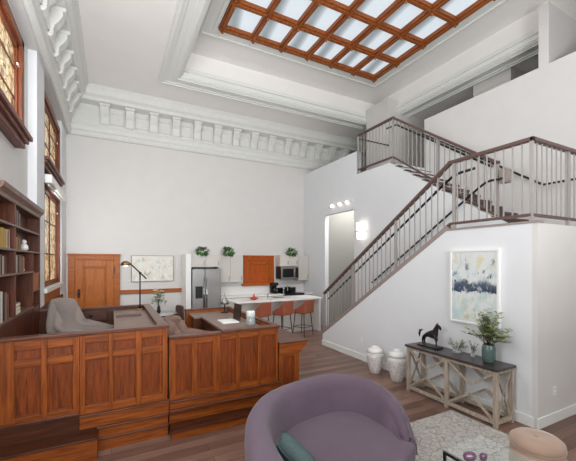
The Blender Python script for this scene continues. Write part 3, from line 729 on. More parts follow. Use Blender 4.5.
# ------------------------------------------------------------------ upholstered chairs on the bench platforms
def shell_chair(name, label, loc, rz, m, seat_h, back=.42, wing=.10):
    """low lounge chair: one padded sheet bending from seat to flared back, wrapped a little at the sides; local +x is the front"""
    root = thing(name, label, 'chair')
    prof = [(.42,seat_h-.05),(.43,seat_h-.01),(.38,seat_h+.015),(.22,seat_h+.01),(.05,seat_h-.005),(-.08,seat_h+.01),(-.16,seat_h+.06),(-.20,seat_h+.15),(-.215,seat_h+.26),(-.235,seat_h+back*.85),(-.26,seat_h+back),(-.29,seat_h+back+.015),(-.32,seat_h+back-.02),
            (-.31,seat_h+back*.75),(-.295,seat_h+.2),(-.27,seat_h+.06),(-.22,seat_h-.05),(-.10,seat_h-.10),(.1,seat_h-.10),(.33,seat_h-.09)]
    n = len(prof); S_ = [-1,-.97,-.85,-.5,0,.5,.85,.97,1]; vs = []; fs = []
    for s_ in S_:
        for (x, z) in prof:
            up = max(0, (z-seat_h-.03)/back); w = .31*(1-.10*up)*(1-.12*max(0, x-.2)/.27)
            k = abs(s_)**3
            ctr = (.02, seat_h-.03) if x > -.15 else (-.25, z)
            f = .0 if abs(s_) < 1 else .35
            vs.append((x + k*wing*up*1.2 + f*(ctr[0]-x)*(.25 if x > -.15 else .5), s_*w, z - k*.05*up*up + f*(ctr[1]-z)*.5))
    for i in range(len(S_)-1):
        for k in range(n): fs.append((i*n+k, i*n+(k+1) % n, (i+1)*n+(k+1) % n, (i+1)*n+k))
    fs.append(tuple(range(n))); fs.append(tuple(range(len(S_)*n-1, (len(S_)-1)*n-1, -1)))
    MB().add(vs, fs, True).build('shell', m, root, sub=1)
    for sx, sy in ((.28,.2),(.28,-.2),(-.25,.2),(-.25,-.2)):
        MB().tube([(sx, sy, seat_h-.09), (sx*1.12, sy*1.12, 0)], [.022,.014], 8).build('leg', M['dark_wood'], root)
    root.location = loc; root.rotation_euler = (0,0,rz)
    return root
shell_chair('scoop_armchair', 'grey upholstered scoop chair on the judge bench platform beside the bookcase', (-.42, 5.55, .60), -.35, M['grey_fabric'], .50, .44)
shell_chair('scoop_armchair', 'brown upholstered scoop chair at the clerk bench desk', (.98, 5.15, .42), -.30, M['brown_fabric'], .52, .30, .14)

# ------------------------------------------------------------------ things on the benches
fl = thing('task_lamp', 'slim dark adjustable lamp standing on the judge bench desk', 'lamp', (.43, 6.25, 1.235))
lx, ly = .43, 6.25
MB().lathe([(.09,0),(.09,.012),(.02,.022)], (lx, ly, 1.235), 20).build('base', M['brass'], fl)
MB().tube([(lx, ly, 1.25), (lx, ly, 1.86)], .011, 8).build('pole', M['black'], fl)
MB().tube([(lx-.16, ly-.02, 2.03), (lx+.10, ly, 1.76)], .011, 8).build('arm', M['black'], fl)
MB().ball((lx, ly, 1.86), .022, 10).build('joint', M['black'], fl)
MB().lathe([(.085,-.03),(.075,.005),(.045,.035),(.001,.045)], (lx-.22, ly-.02, 2.02), 18).build('shade', M['brass'], fl)
MB().ball((lx-.22, ly-.02, 2.0), .035, 12).build('bulb', M['lamp_on'], fl)
pad = MB().box(.06, .40, 5.55, 5.62, 1.236, 1.262).build('desk_blotter', M['dark_leather'], bevel=.004)
tag(pad, 'long dark blotter bar lying across the judge bench desk', 'blotter')
dl = thing('desk_lamp', 'small grey cone desk lamp on the rear of the clerk bench desk', 'lamp', (1.86, 6.08, 1.105))
MB().lathe([(.07,0),(.07,.015),(.012,.025),(.012,.17)], (1.86, 6.08, 1.105), 16).build('stand', M['black'], dl)
MB().lathe([(.085,.0),(.06,.06),(.03,.12),(.012,.14),(.012,.2),(.001,.205)], (1.86, 6.08, 1.265), 18).build('shade', M['stainless'], dl)
lp = thing('laptop', 'open laptop with black screen on the clerk bench desk', 'laptop', (1.65, 5.15, 1.105))
MB().box(1.50, 1.76, 4.98, 5.31, 1.105, 1.122).build('keyboard_base', M['white'], lp, bevel=.004)
MB().prism([(1.762,1.118),(1.772,1.118),(1.80,1.375),(1.79,1.375)], 4.98, 5.31, 'y').build('lid', M['screen'], lp, bevel=.002)
MB().box(1.53, 1.69, 5.02, 5.27, 1.122, 1.124).build('keys', M['paper'], lp)
vg = thing('glass_tumbler', 'clear and white glass holding grey pebbles beside the laptop', 'vase', (1.83, 4.68, 1.105))
MB().lathe([(.065,0),(.068,.02),(.07,.21),(.065,.21),(.063,.02),(.001,.015)], (1.83, 4.68, 1.105), 24).build('vessel', M['clear'], vg)
MB().lathe([(.001,.0),(.06,.004),(.06,.10),(.035,.12),(.001,.125)], (1.83, 4.68, 1.118), 20).build('pebbles', mat('grey_pebbles', (112,118,112), .7, noise=.5, nscale=60, bump=.6), vg, kind='stuff')
MB().lathe([(.061,.0),(.061,.075)], (1.83, 4.68, 1.242), 20).build('paper_lining', M['paper'], vg)

# ------------------------------------------------------------------ dining corner
dt = thing('dining_table', 'round dark table with a pale top near the back wall', 'table', (1.0, 9.0, 0))
MB().lathe([(.48,0),(.5,.012),(.5,.03)], (1.0, 9.0, .72), 40).build('tabletop', M['dark_wood'], dt)
MB().lathe([(.001,.0),(.485,.0),(.485,.004),(.001,.0041)], (1.0, 9.0, .7505), 40).build('glass_cover', mat('pale_glass_cover', (186,184,182), .15), dt)
MB().lathe([(.26,0),(.25,.03),(.05,.07),(.045,.70)], (1.0, 9.0, 0), 24).build('pedestal', M['dark_wood'], dt)
fv = thing('flower_vase', 'dark vase of white flowers on the round dining table', 'flowers', (1.05, 9.0, .755))
MB().lathe([(.035,0),(.05,.04),(.04,.12),(.028,.17),(.034,.19)], (1.05, 9.0, .755), 16).build('vase', M['black'], fv)
stm = MB(); fo = MB(); ft = MB()
for i in range(12):
    a = random.uniform(0, 2*PI); r = random.uniform(.04,.2); z = random.uniform(1.08,1.34)
    e = Vector((1.05+r*math.cos(a), 9.0+r*math.sin(a)*.7, z)); stm.tube([(1.05,9.0,.93), (1.05+.4*r*math.cos(a), 9.0+.3*r*math.sin(a), z-.12), e], .004, 5)
    for k in range(6):
        b = 2*PI*k/6; ft.leaf(e, (math.cos(b), math.sin(b), .35), .075, .055)
    for k in range(9):
        b = random.uniform(0,2*PI); fo.leaf(e-Vector((0,0,random.uniform(.0,.2))), (math.cos(b), math.sin(b), .2), .09, .045)
stm.build('stem', M['stem'], fv); fo.build('foliage', M['leaf'], fv); ft.build('blossom', M['petal'], fv)
def dining_chair(label, loc, rz, m, top=.88):
    r = thing('dining_chair', label, 'chair', group='chairs at the round table')
    MB().box(-.23,.23,-.22,.22,.42,.48).build('seat', m, r, bevel=.025, seg=3)
    MB().prism([(-.22,.50),(-.19,top-.04),(-.14,top),(.14,top),(.19,top-.04),(.22,.50)], .19, .235, 'y').build('backrest', m, r, bevel=.018, seg=3)
    for sx in (-.2,.2):
        for sy in (-.19,.19):
            MB().tube([(sx,sy,.43),(sx*1.1,sy*1.12,0)], [.017,.011], 8).build('leg', M['black'], r)
    r.location = loc; r.rotation_euler = (0,0,rz); return r
dining_chair('plum-brown leather chair on the right of the round dining table', (1.43, 9.32, 0), -PI/2+.35, M['dark_leather'])
dining_chair('low-backed white padded chair with black legs in front of the round dining table', (1.08, 8.3, 0), PI-.2, M['white'], .69)

# ------------------------------------------------------------------ kitchen
KY = YB                                   # back wall
def cabinet(name, label, x0, x1, y0, y1, z0, z1, doors, m, cat='cabinet', handles=True, group=None, gap=.006):
    r = thing(name, label, cat, ((x0+x1)/2, y1, z0), group)
    MB().box(x0, x1, y0+.02, y1, z0, z1).build('body', m, r)
    w = (x1-x0)/doors
    for i in range(doors):
        a = x0+w*i+gap/2; b = x0+w*(i+1)-gap/2
        d = MB().box(a, b, y0, y0+.019, z0+gap/2, z1-gap/2).build('door', m, r, bevel=.002)
        if handles: MB().box(b-.05, b-.038, y0-.02, y0, (z0+.05 if z0 > 1 else z1-.2), (z0+.18 if z0 > 1 else z1-.07)).build('handle', M['stainless'], d)
    return r
G = 'wall cabinets'
cabinet('wall_cabinet', 'pale wall cabinet above the steel fridge', 1.98, 2.82, KY-.62, KY, 1.90, 2.26, 2, M['cab'], group=G)
cabinet('wall_cabinet', 'pale wall cabinet between the fridge and the amber shutter', 2.83, 3.62, KY-.36, KY, 1.42, 2.26, 2, M['cab'], group=G)
cabinet('wall_cabinet', 'short pale wall cabinet above the microwave', 4.92, 5.60, KY-.36, KY, 1.90, 2.27, 2, M['cab'], group=G)
cabinet('wall_cabinet', 'tall pale wall cabinet right of the microwave in the corner', 5.61, 6.02, KY-.36, KY, 1.42, 2.27, 1, M['cab'], group=G)
ep = MB().box(1.83, 1.97, KY-.72, KY, 0, 2.27).build('pantry_panel', M['white'], bevel=.003)
tag(ep, 'tall white end panel left of the steel fridge', 'panel')
cabinet('base_cabinet', 'pale base cabinets running from the fridge to the range', 2.84, 4.90, KY-.62, KY-.002, 0, .97, 4, M['cab'])
cabinet('base_cabinet', 'narrow pale base cabinet in the corner right of the range', 5.69, 6.02, KY-.62, KY-.002, 0, .97, 1, M['cab'])
wt = MB().box(2.84, 4.91, KY-.65, KY, .97, 1.01).build('worktop', M['quartz'], bevel=.004); tag(wt, 'white quartz worktop left of the range below the shutter', 'worktop')
wt = MB().box(5.68, 6.02, KY-.65, KY, .97, 1.01).build('worktop', M['quartz'], bevel=.004); tag(wt, 'short white worktop right of the range in the corner', 'worktop')
bs = MB().box(2.84, 6.02, KY-.012, KY, 1.01, 1.265).build('backsplash', M['white']); tag(bs, 'white backsplash on the wall above the kitchen worktop', 'backsplash')
fg = thing('refrigerator', 'stainless steel side-by-side refrigerator in the kitchen', 'refrigerator', (2.40, KY-.4, 0))
FX0, FX1, FY = 1.985, 2.81, KY-.78
MB().box(FX0, FX1, FY+.07, KY-.03, 0.02, 1.85).build('body', M['black'], fg)
xm = FX0+.36
dL = MB().box(FX0+.004, xm-.004, FY, FY+.068, .06, 1.845).build('door', M['stainless'], fg, bevel=.012)
dR = MB().box(xm+.004, FX1-.004, FY, FY+.068, .06, 1.845).build('door', M['stainless'], fg, bevel=.012)
MB().tube([(xm-.04, FY-.045, .6), (xm-.04, FY-.045, 1.6)], .014, 8).tube([(xm-.04, FY-.045, .64), (xm-.04, FY+.01, .64)], .01, 6).tube([(xm-.04, FY-.045, 1.56), (xm-.04, FY+.01, 1.56)], .01, 6).build('handle', M['chrome'], dL)
MB().tube([(xm+.04, FY-.045, .6), (xm+.04, FY-.045, 1.6)], .014, 8).tube([(xm+.04, FY-.045, .64), (xm+.04, FY+.01, .64)], .01, 6).tube([(xm+.04, FY-.045, 1.56), (xm+.04, FY+.01, 1.56)], .01, 6).build('handle', M['chrome'], dR)
MB().box(FX0+.09, FX0+.29, FY-.006, FY, 1.02, 1.36).build('dispenser', M['screen'], dL, bevel=.004)
mw = thing('microwave', 'black and steel microwave hung under the short wall cabinet', 'microwave', (5.33, KY-.2, 1.48))
MX0, MX1, MY = 4.93, 5.59, KY-.42
MB().box(MX0, MX1, MY+.03, KY, 1.48, 1.885).build('body', M['black'], mw)
MB().box(MX0, MX1, MY, MY+.03, 1.48, 1.885).build('front_frame', M['stainless'], mw, bevel=.006)
MB().box(MX0+.06, MX1-.2, MY-.008, MY, 1.54, 1.82).build('door_glass', M['screen'], mw, bevel=.004)
MB().box(MX1-.13, MX1-.02, MY-.008, MY, 1.52, 1.85).build('control_panel', M['screen'], mw, bevel=.003)
MB().tube([(MX1-.165, MY-.03, 1.53), (MX1-.165, MY-.03, 1.84)], .01, 8).build('handle', M['chrome'], mw)
rg = thing('range', 'steel and black cooking range under the microwave', 'stove', (5.3, KY-.3, 0))
MB().box(4.925, 5.675, KY-.64, KY-.02, 0, .99).build('body', M['stainless'], rg)
MB().box(4.925, 5.675, KY-.66, KY-.02, .99, 1.018).build('cooktop', M['screen'], rg, bevel=.004)
MB().box(4.93, 5.67, KY-.06, KY-.014, 1.018, 1.17).build('backguard', M['screen'], rg, bevel=.004)
MB().box(4.98, 5.62, KY-.68, KY-.64, .25, .72).build('oven_door', M['screen'], rg, bevel=.006)
MB().tube([(5.0, KY-.71, .74), (5.6, KY-.71, .74)], .012, 8).build('handle', M['chrome'], rg)
MB().box(4.94, 5.66, KY-.67, KY-.64, .87, .985).build('control_panel', M['screen'], rg)
for k, x in enumerate((5.02, 5.16, 5.30, 5.44, 5.58)): MB().lathe([(.02,-.0),(.018,.02),(.001,.021)], (x, KY-.675, .92), 10).build('knob', M['chrome'], rg)
po = thing('cooking_pot', 'round black stockpot on the range top', 'pot', (5.14, KY-.42, 1.019))
MB().lathe([(.13,0),(.14,.02),(.14,.17),(.145,.175)], (5.14, KY-.42, 1.019), 24).build('body', M['screen'], po)
MB().lathe([(.145,0),(.10,.03),(.02,.045),(.022,.065),(.001,.07)], (5.14, KY-.42, 1.194), 24).build('lid', M['black'], po)
MB().tube([(5.0, KY-.42, 1.15), (4.965, KY-.42, 1.16), (4.965, KY-.38, 1.16), (5.005, KY-.38, 1.15)], .008, 6).build('handle', M['black'], po)
cm = thing('coffee_maker', 'black coffee maker on the worktop left of the range', 'coffee maker', (4.75, KY-.25, 1.01))
MB().box(4.66, 4.86, KY-.36, KY-.10, 1.01, 1.04).box(4.66, 4.86, KY-.20, KY-.10, 1.04, 1.33).box(4.66, 4.86, KY-.36, KY-.10, 1.27, 1.36).build('body', M['black'], cm, bevel=.01)
MB().lathe([(.06,0),(.075,.05),(.065,.12),(.05,.16)], (4.76, KY-.28, 1.042), 16).build('carafe', M['screen'], cm)
ut = thing('utensil_crock', 'pale crock of wooden utensils behind the range', 'crock', (4.90, KY-.13, 1.01))
MB().lathe([(.05,0),(.055,.12),(.05,.125)], (4.90, KY-.07, 1.01), 16).build('pot', M['ceramic'], ut)
for k in range(4): MB().tube([(4.90, KY-.07, 1.09), (4.86+.03*k, KY-.07, 1.33+.02*(k % 2))], [.006,.014], 6).build('utensil', M['door_x'], ut)
# island
IX0, IX1, IY0, IY1, IZ = 2.87, 5.50, 8.38, 9.2, 1.0
il = thing('kitchen_island', 'long pale kitchen island with a white waterfall panel end', 'island', (4.3, 8.7, 0))
MB().box(IX0+.08, IX1-.02, IY0+.28, IY1-.03, .0, IZ-.05).build('body', M['cab'], il)
for x in (IX0, IX1-.05): MB().box(x, x+.05, IY0+.02, IY1, 0, IZ-.05).build('end_panel', M['white'], il, bevel=.003)
wt = MB().box(IX0-.03, IX1+.03, IY0, IY1+.03, IZ-.05, IZ).build('island_worktop', M['quartz'], bevel=.004); tag(wt, 'long white quartz worktop on the kitchen island', 'worktop')
fc = thing('kitchen_faucet', 'chrome gooseneck faucet on the island at its far right', 'faucet', (4.57, 9.0, IZ))
MB().lathe([(.028,0),(.026,.04),(.016,.05)], (4.57, 9.0, IZ), 14).build('base', M['chrome'], fc)
MB().tube([(4.57,9.0,IZ+.03),(4.57,9.0,IZ+.24)] + [(4.57+.07-.07*math.cos(a), 9.0, IZ+.24+.07*math.sin(a)) for a in [PI*k/8 for k in range(1,9)]] + [(4.71,9.0,IZ+.18)], .012, 8).build('spout', M['chrome'], fc)
MB().tube([(4.57,8.98,IZ+.06),(4.57,8.91,IZ+.09)], .007, 6).build('lever', M['chrome'], fc)
sd = thing('soap_dispenser', 'small steel dispenser standing on the island', 'dispenser', (4.0, 8.88, IZ))
MB().lathe([(.03,0),(.03,.008),(.014,.012),(.014,.1),(.022,.105),(.02,.13),(.001,.135)], (4.0, 8.88, IZ), 14).build('body', M['stainless'], sd)
MB().tube([(4.0,8.88,IZ+.12),(3.93,8.86,IZ+.115)], .006, 6).build('nozzle', M['stainless'], sd)
rbw = thing('red_bowl', 'red pointed fruit bowl on the left of the island worktop', 'bowl', (3.5, 8.7, IZ))
MB().lathe([(.05,0),(.11,.035),(.13,.05),(.12,.052),(.05,.02),(.001,.018)], (3.5, 8.7, IZ), 20).build('dish', M['red'], rbw)
MB().lathe([(.07,.02),(.065,.06),(.03,.10),(.012,.15),(.016,.17),(.001,.18)], (3.5, 8.7, IZ), 16).build('lid', M['red'], rbw)
tr = thing('cutting_board', 'thin grey board lying on the island beside the faucet', 'board', (4.3, 8.85, IZ))
MB().box(4.18, 4.46, 8.78, 8.96, IZ, IZ+.012).build('board', M['stainless'], tr, bevel=.004)
MB().tube([(4.46,8.87,IZ+.006),(4.5,8.87,IZ+.006)], .006, 6).build('handle', M['stainless'], tr)
# bar stools
def stool():
    r = thing('bar_stool', '', 'stool', group='bar stools at the island')
    MB().box(-.2,.2,-.2,.19,.62,.67).build('seat', M['stool_leather'], r, bevel=.025, seg=3)
    sh_ = MB()
    sh_.prism([(-.19,.64),(.19,.64),(.215,.98),(.19,1.0),(-.19,1.0),(-.215,.98)], -.235, -.205, 'y')
    for sx in (-1,1): sh_.prism([(-.225,.64),(.17,.64),(.16,.72),(-.06,.84),(-.225,.99)], sx*.185, sx*.215, 'x')
    sh_.build('backrest', M['stool_leather'], r, bevel=.012, seg=2)
    for sx in (-1,1):
        for sy in (-1,1): MB().tube([(.16*sx,.15*sy,.63),(.215*sx,.2*sy,0)], [.014,.010], 8).build('leg', M['black'], r)
    MB().tube([(-.19,.185,.25),(.19,.185,.25)], .008, 6).tube([(-.19,-.18,.25),(.19,-.18,.25)], .008, 6).tube([(-.19,-.18,.25),(-.19,.185,.25)], .008, 6).tube([(.19,-.18,.25),(.19,.185,.25)], .008, 6).build('footrest', M['black'], r)
    return r
s0 = stool()
for i, (x, y, a, l) in enumerate(((3.43, 8.14, .42, 'russet leather bar stool half hidden behind the clerk bench'), (4.09, 8.14, .42, 'russet leather bar stool in the middle of the island row'), (4.74, 8.14, .42, 'russet leather bar stool nearest the stairs at the island'))):
    o = s0 if i == 0 else copy_tree(s0)
    o.location = (x, y, 0); o.rotation_euler = (0,0,a); o['label'] = l
# trailing plants on the wall cabinets
def bush(label, loc, r, n, m=M['leaf']):
    t = thing('potted_plant', label, 'plant', loc, 'plants on top of the wall cabinets')
    MB().lathe([(.06,0),(.075,.10),(.07,.10),(.06,.09)], loc, 16).build('pot', M['ceramic'], t)
    f = MB()
    for i in range(n):
        a = random.uniform(0,2*PI); el = random.uniform(-.9, 1.2); q = r*random.uniform(.4,1)
        d = Vector((math.cos(a)*math.cos(el), math.sin(a)*math.cos(el), math.sin(el)))
        p = Vector(loc)+Vector((0,-.05,.09))+Vector((d.x*q*1.1, d.y*q*.75, max(d.z*q*.8, -.07 if d.y > -.55 else -.3)))
        f.leaf(p, d+Vector((random.uniform(-.6,.6), random.uniform(-.6,.6), random.uniform(-.8,.2))), random.uniform(.06,.10), .05)
    f.build('foliage', m, t)
    s = MB()
    for i in range(6):
        a = 2*PI*i/6; s.tube([Vector(loc)+Vector((0,0,.08)), Vector(loc)+Vector((.1*math.cos(a), .08*math.sin(a), .18))], .005, 5)
    s.build('stem', M['stem'], t)
bush('bushy green plant on the cabinet above the fridge', (2.31, KY-.55, 2.26), .17, 240)
bush('bushy green plant on the cabinet beside the amber shutter', (3.15, KY-.29, 2.26), .17, 240)
bush('bushy green plant on the cabinet above the microwave', (5.36, KY-.29, 2.27), .17, 240)

# ------------------------------------------------------------------ framed abstract pictures
def cells_to(o): return o
pa = thing('wall_art', 'wide pale abstract painting on the back wall beside the oak door', 'picture', (1.04, YB, 1.85))
MB().box(.50, 1.59, YB-.045, YB-.01, 1.505, 2.215).build('canvas', art_mat('pale_abstract', -.35, .37, (226,222,212), (0,0,0), None, [((196,204,200),.5,.6,0,1),((176,160,136),.56,.66,.1,.9),((150,176,176),.56,.64,.3,1),((240,236,224),.52,.6,0,1),((128,122,116),.62,.68,.2,.8)], 2.0, .8), pa)
fr = MB()
for a, b, c, d in ((.48,.50,1.49,2.23),(1.59,1.61,1.49,2.23),(.50,1.59,1.49,1.505),(.50,1.59,2.215,2.23)): fr.box(a, b, YB-.05, YB, c, d)
fr.build('frame', M['stringer'], pa)
pb = thing('wall_art', 'white-framed blue and cream abstract painting above the console table', 'picture', (XO, 3.02, 1.7))
PY0, PY1, PZ0, PZ1 = 2.665, 3.40, 1.155, 2.225
MB().box(XO-.045, XO-.01, PY0+.03, PY1-.03, PZ0+.03, PZ1-.03).build('canvas', art_mat('blue_abstract', PZ0-1.7, PZ1-1.7, (214,218,216), (34,56,86), (.43,.56), [((184,206,206),.5,.62,.0,.42),((214,204,150),.56,.66,.74,.98),((168,192,204),.52,.62,.5,1),((120,122,108),.57,.65,.55,.85),((196,196,170),.55,.62,.05,.4)], 5.0), pb)
fr = MB()
for a, b, c, d in ((PY0,PY0+.03,PZ0,PZ1),(PY1-.03,PY1,PZ0,PZ1),(PY0+.03,PY1-.03,PZ0,PZ0+.03),(PY0+.03,PY1-.03,PZ1-.03,PZ1)): fr.box(XO-.055, XO, a, b, c, d)
fr.build('frame', M['white'], pb, bevel=.003)

# ------------------------------------------------------------------ console table and what stands on it
CX0, CX1, CY0, CY1, CZ = 4.17, 4.55, 2.46, 3.88, .735
ct = thing('console_table', 'whitewashed console table with charcoal top against the stair wall', 'console table', ((CX0+CX1)/2, 3.1, 0))
MB().box(CX0-.02, CX1+.01, CY0-.02, CY1+.02, CZ-.035, CZ).build('top', M['con_top'], ct, bevel=.006)
lw = .05
for x in (CX0, CX1-lw):
    for y in (CY0, CY1-lw, (CY0+CY1)/2-lw/2): MB().box(x, x+lw, y, y+lw, .0, CZ-.035).build('leg', M['con_wood'], ct, bevel=.003)
fr = MB()
for x in (CX0+.005, CX1-lw+.005):
    fr.box(x, x+.04, CY0+lw, CY1-lw, CZ-.075, CZ-.036); fr.box(x, x+.04, CY0+lw, CY1-lw, .04, .085)
for y in (CY0+.005, CY1-lw+.005, (CY0+CY1)/2-.02):
    fr.box(CX0+lw, CX1-lw, y, y+.04, CZ-.075, CZ-.036); fr.box(CX0+lw, CX1-lw, y, y+.04, .04, .085)
fr.build('apron_frame', M['con_wood'], ct, bevel=.003)
mid = (CY0+CY1)/2; za, zb = .085, CZ-.075; zm = (za+zb)/2
for x in (CX0+.02, CX1-.03):
    for y0, y1 in ((CY0+lw, mid-lw/2), (mid+lw/2, CY1-lw)):
        ym = (y0+y1)/2; q = .06
        g = MB()       # two chevrons whose points nearly meet
        g.bar((x,y0,zb),(x,ym-q*.2,zm+q),.026).bar((x,y1,zb),(x,ym-q*.2,zm+q),.026)
        g.bar((x,y0,za),(x,ym-q*.2,zm-q),.026).bar((x,y1,za),(x,ym-q*.2,zm-q),.026)
        g.build('cross_brace', M['con_wood'], ct)
for y in (CY0+.025, CY1-.025):
    g = MB().bar((CX0+lw,y,zb),(CX1-lw,y,za),.024).bar((CX0+lw,y,za),(CX1-lw,y,zb),.024); g.build('cross_brace', M['con_wood'], ct)
# horse statue, facing -y (towards the right of the photo)
def skin(name, verts, edges, radii, m, parent, sub=2):
    me = bpy.data.meshes.new(name); me.from_pydata(verts, edges, [])
    o = bpy.data.objects.new(name, me); COL.objects.link(o); o.parent = parent; OFF[o.name] = OFF.get(parent.name, (0,0,0))
    sk_ = o.modifiers.new('skin', 'SKIN'); 
    for i, r in enumerate(radii): me.skin_vertices[0].data[i].radius = (r, r) if not isinstance(r, tuple) else r
    me.skin_vertices[0].data[0].use_root = True
    sk_.use_smooth_shade = True
    s2 = o.modifiers.new('sub', 'SUBSURF'); s2.levels = s2.render_levels = sub
    me.materials.append(m); return o
hr = thing('horse_statue', 'dark bronze horse statue with one raised foreleg on the console table', 'statue', (4.36, 3.60, CZ))
MB().box(-.075,.075,-.19,.17,0,.02).build('plinth', M['horse'], None)
pln = bpy.data.objects['plinth']; pln.parent = hr
hv = [(0,.09,.215),(0,.0,.205),(0,-.09,.215),(0,-.125,.27),(0,-.135,.325),(0,-.165,.35),(0,-.195,.315),(0,-.20,.285),   # 0-7 trunk, neck, head (bowed)
      (.032,.10,.15),(.035,.125,.09),(.035,.115,.025),      # 8-10 rear leg a
      (-.032,.08,.15),(-.035,.10,.09),(-.035,.085,.025),     # 11-13 rear leg b
      (.03,-.095,.15),(.03,-.10,.085),(.03,-.10,.025),       # 14-16 front leg a
      (-.03,-.12,.165),(-.03,-.165,.15),(-.03,-.15,.105)]    # 17-19 raised foreleg
he = [(0,1),(1,2),(2,3),(3,4),(4,5),(5,6),(6,7),(0,8),(8,9),(9,10),(0,11),(11,12),(12,13),(2,14),(14,15),(15,16),(2,17),(17,18),(18,19)]
hrad = [.055,.05,.052,.036,.030,.026,.020,.014,.026,.014,.011,.026,.014,.011,.022,.012,.011,.022,.013,.011]
skin('body', hv, he, hrad, M['horse'], hr)
MB().tube([(0,.135,.24),(0,.175,.23),(0,.19,.17),(0,.185,.12)], [.012,.018,.016,.004], 8).build('tail', M['horse'], None); o = bpy.data.objects['tail']; o.parent = hr
mn = MB()
for k in range(9):
    t = k/8; mn.ball((0, -.085-.055*t, .275+.085*t), .018, 8)
mn.build('mane', M['horse'], None); bpy.data.objects['mane'].parent = hr
er = MB()
for s_ in (-.012,.012): er.tube([(s_,-.145,.365),(s_*1.3,-.142,.395)], [.008,.001], 6)
er.build('ear', M['horse'], None); bpy.data.objects['ear'].parent = hr
hr.scale = (1.0,1.0,1.0)
# teal vase with branches
tv = thing('branch_vase', 'teal glass vase of leafy branches on the right end of the console table', 'vase', (4.37, 2.68, CZ))
vx, vy = 4.37, 2.68
MB().lathe([(.055,0),(.075,.02),(.082,.10),(.082,.19),(.07,.225),(.068,.235),(.06,.232),(.07,.19),(.001,.05)], (vx, vy, CZ), 24).build('vase', M['teal'], tv)
lv = MB(); sm_ = MB()
for i in range(38):
    a = random.uniform(0, 2*PI); R = random.uniform(.05,.36); hgt = random.uniform(.16,.46) if R < .2 else random.uniform(.08,.26)
    p0 = Vector((vx, vy, CZ+.2)); p2 = Vector((vx+R*math.cos(a)*.55-.02, vy+R*math.sin(a), CZ+.23+hgt)); p1 = p0.lerp(p2,.5)+Vector((0,0,.05))
    sm_.tube([p0,p1,p2], [.004,.003,.0015], 5)
    for k in range(13):
        t = .3+.7*k/12; p = p0.lerp(p1, t*2) if t < .5 else p1.lerp(p2, t*2-1)
        b = random.uniform(0,2*PI); lv.leaf(p, (math.cos(b), math.sin(b), .5), random.uniform(.06,.095), .034)
sm_.build('branch', M['stem'], tv); lv.build('foliage', M['olive'], tv)
def sprig(label, y, spread, h, n, vr):
    t = thing('bud_vase', label, 'vase', (4.40, y, CZ), 'small glass vases on the console')
    MB().lathe([(vr,0),(vr*1.05,.03),(vr,.07),(vr*.8,.075),(vr*.85,.03),(.001,.006)], (4.40, y, CZ), 16).build('vessel', M['clear'], t)
    l = MB(); s = MB()
    for i in range(n):
        a = random.uniform(0,2*PI); e = Vector((4.40+spread*math.cos(a)*random.uniform(.3,1)*.6, y+spread*math.sin(a)*random.uniform(.3,1), CZ+h*random.uniform(.55,1)))
        s.tube([(4.40,y,CZ+.02), e], .002, 5)
        for k in range(6):
            b = random.uniform(0,2*PI); l.leaf(Vector((4.40,y,CZ+.03)).lerp(e, .5+.5*k/5), (math.cos(b), math.sin(b), .4), .045, .018)
    s.build('stem', M['stem'], t); l.build('foliage', M['olive'] if spread > .1 else M['leaf'], t)
sprig('low glass bowl of pale sprigs behind the horse statue', 3.16, .17, .21, 22, .06)
sprig('small glass vase with one dark green sprig between horse and teal vase', 2.92, .075, .23, 8, .028)

# ------------------------------------------------------------------ floor vases
def floor_vase(label, x, y, h, r):
    t = thing('floor_vase', label, 'vase', (x, y, 0), 'ceramic floor vases')
    MB().lathe([(r*.58,0),(r*.62,.02*h),(r*.86,.35*h),(r,.62*h),(r*.97,.78*h)], (x,y,0), 28).build('body', M['ceramic_pat'], t)
    MB().lathe([(r*.97,.78*h),(r*.82,.90*h),(r*.55,.955*h),(r*.45,.96*h),(r*.48,1.0*h),(r*.40,1.0*h),(r*.36,.93*h),(.001,.90*h)], (x,y,0), 28).build('neck', M['ceramic'], t)
floor_vase('shorter mottled white floor vase farther along the stair wall', 4.33, 4.78, .48, .155)
floor_vase('taller mottled white floor vase beside the console table', 4.36, 4.27, .53, .155)

# ------------------------------------------------------------------ sofa
so = thing('curved_sofa', 'lavender velvet curved sofa with a wraparound back in the foreground', 'sofa', (1.75, 2.4, 0))
P = [(.86,1.55,.68),(.845,1.85,.70),(.855,2.11,.715),(.90,2.38,.72),(.985,2.66,.725),(1.14,2.93,.73),(1.36,3.14,.735),(1.64,3.27,.74),(1.97,3.33,.745),(2.26,3.31,.75),(2.47,3.19,.75),(2.60,3.01,.745),(2.645,2.79,.72),(2.64,2.58,.67),(2.61,2.42,.60),(2.57,2.31,.50),(2.53,2.22,.41)]
def smooth_path(P, k=4):
    out = []
    for i in range(len(P)-1):
        p0 = Vector(P[max(i-1,0)]); p1 = Vector(P[i]); p2 = Vector(P[i+1]); p3 = Vector(P[min(i+2,len(P)-1)])
        for j in range(k):
            t = j/k; out.append(.5*((2*p1)+(-p0+p2)*t+(2*p0-5*p1+4*p2-p3)*t*t+(-p0+3*p1-3*p2+p3)*t**3))
    out.append(Vector(P[-1])); return out
path = smooth_path(P)
vs = []; fs = []; npf = 14
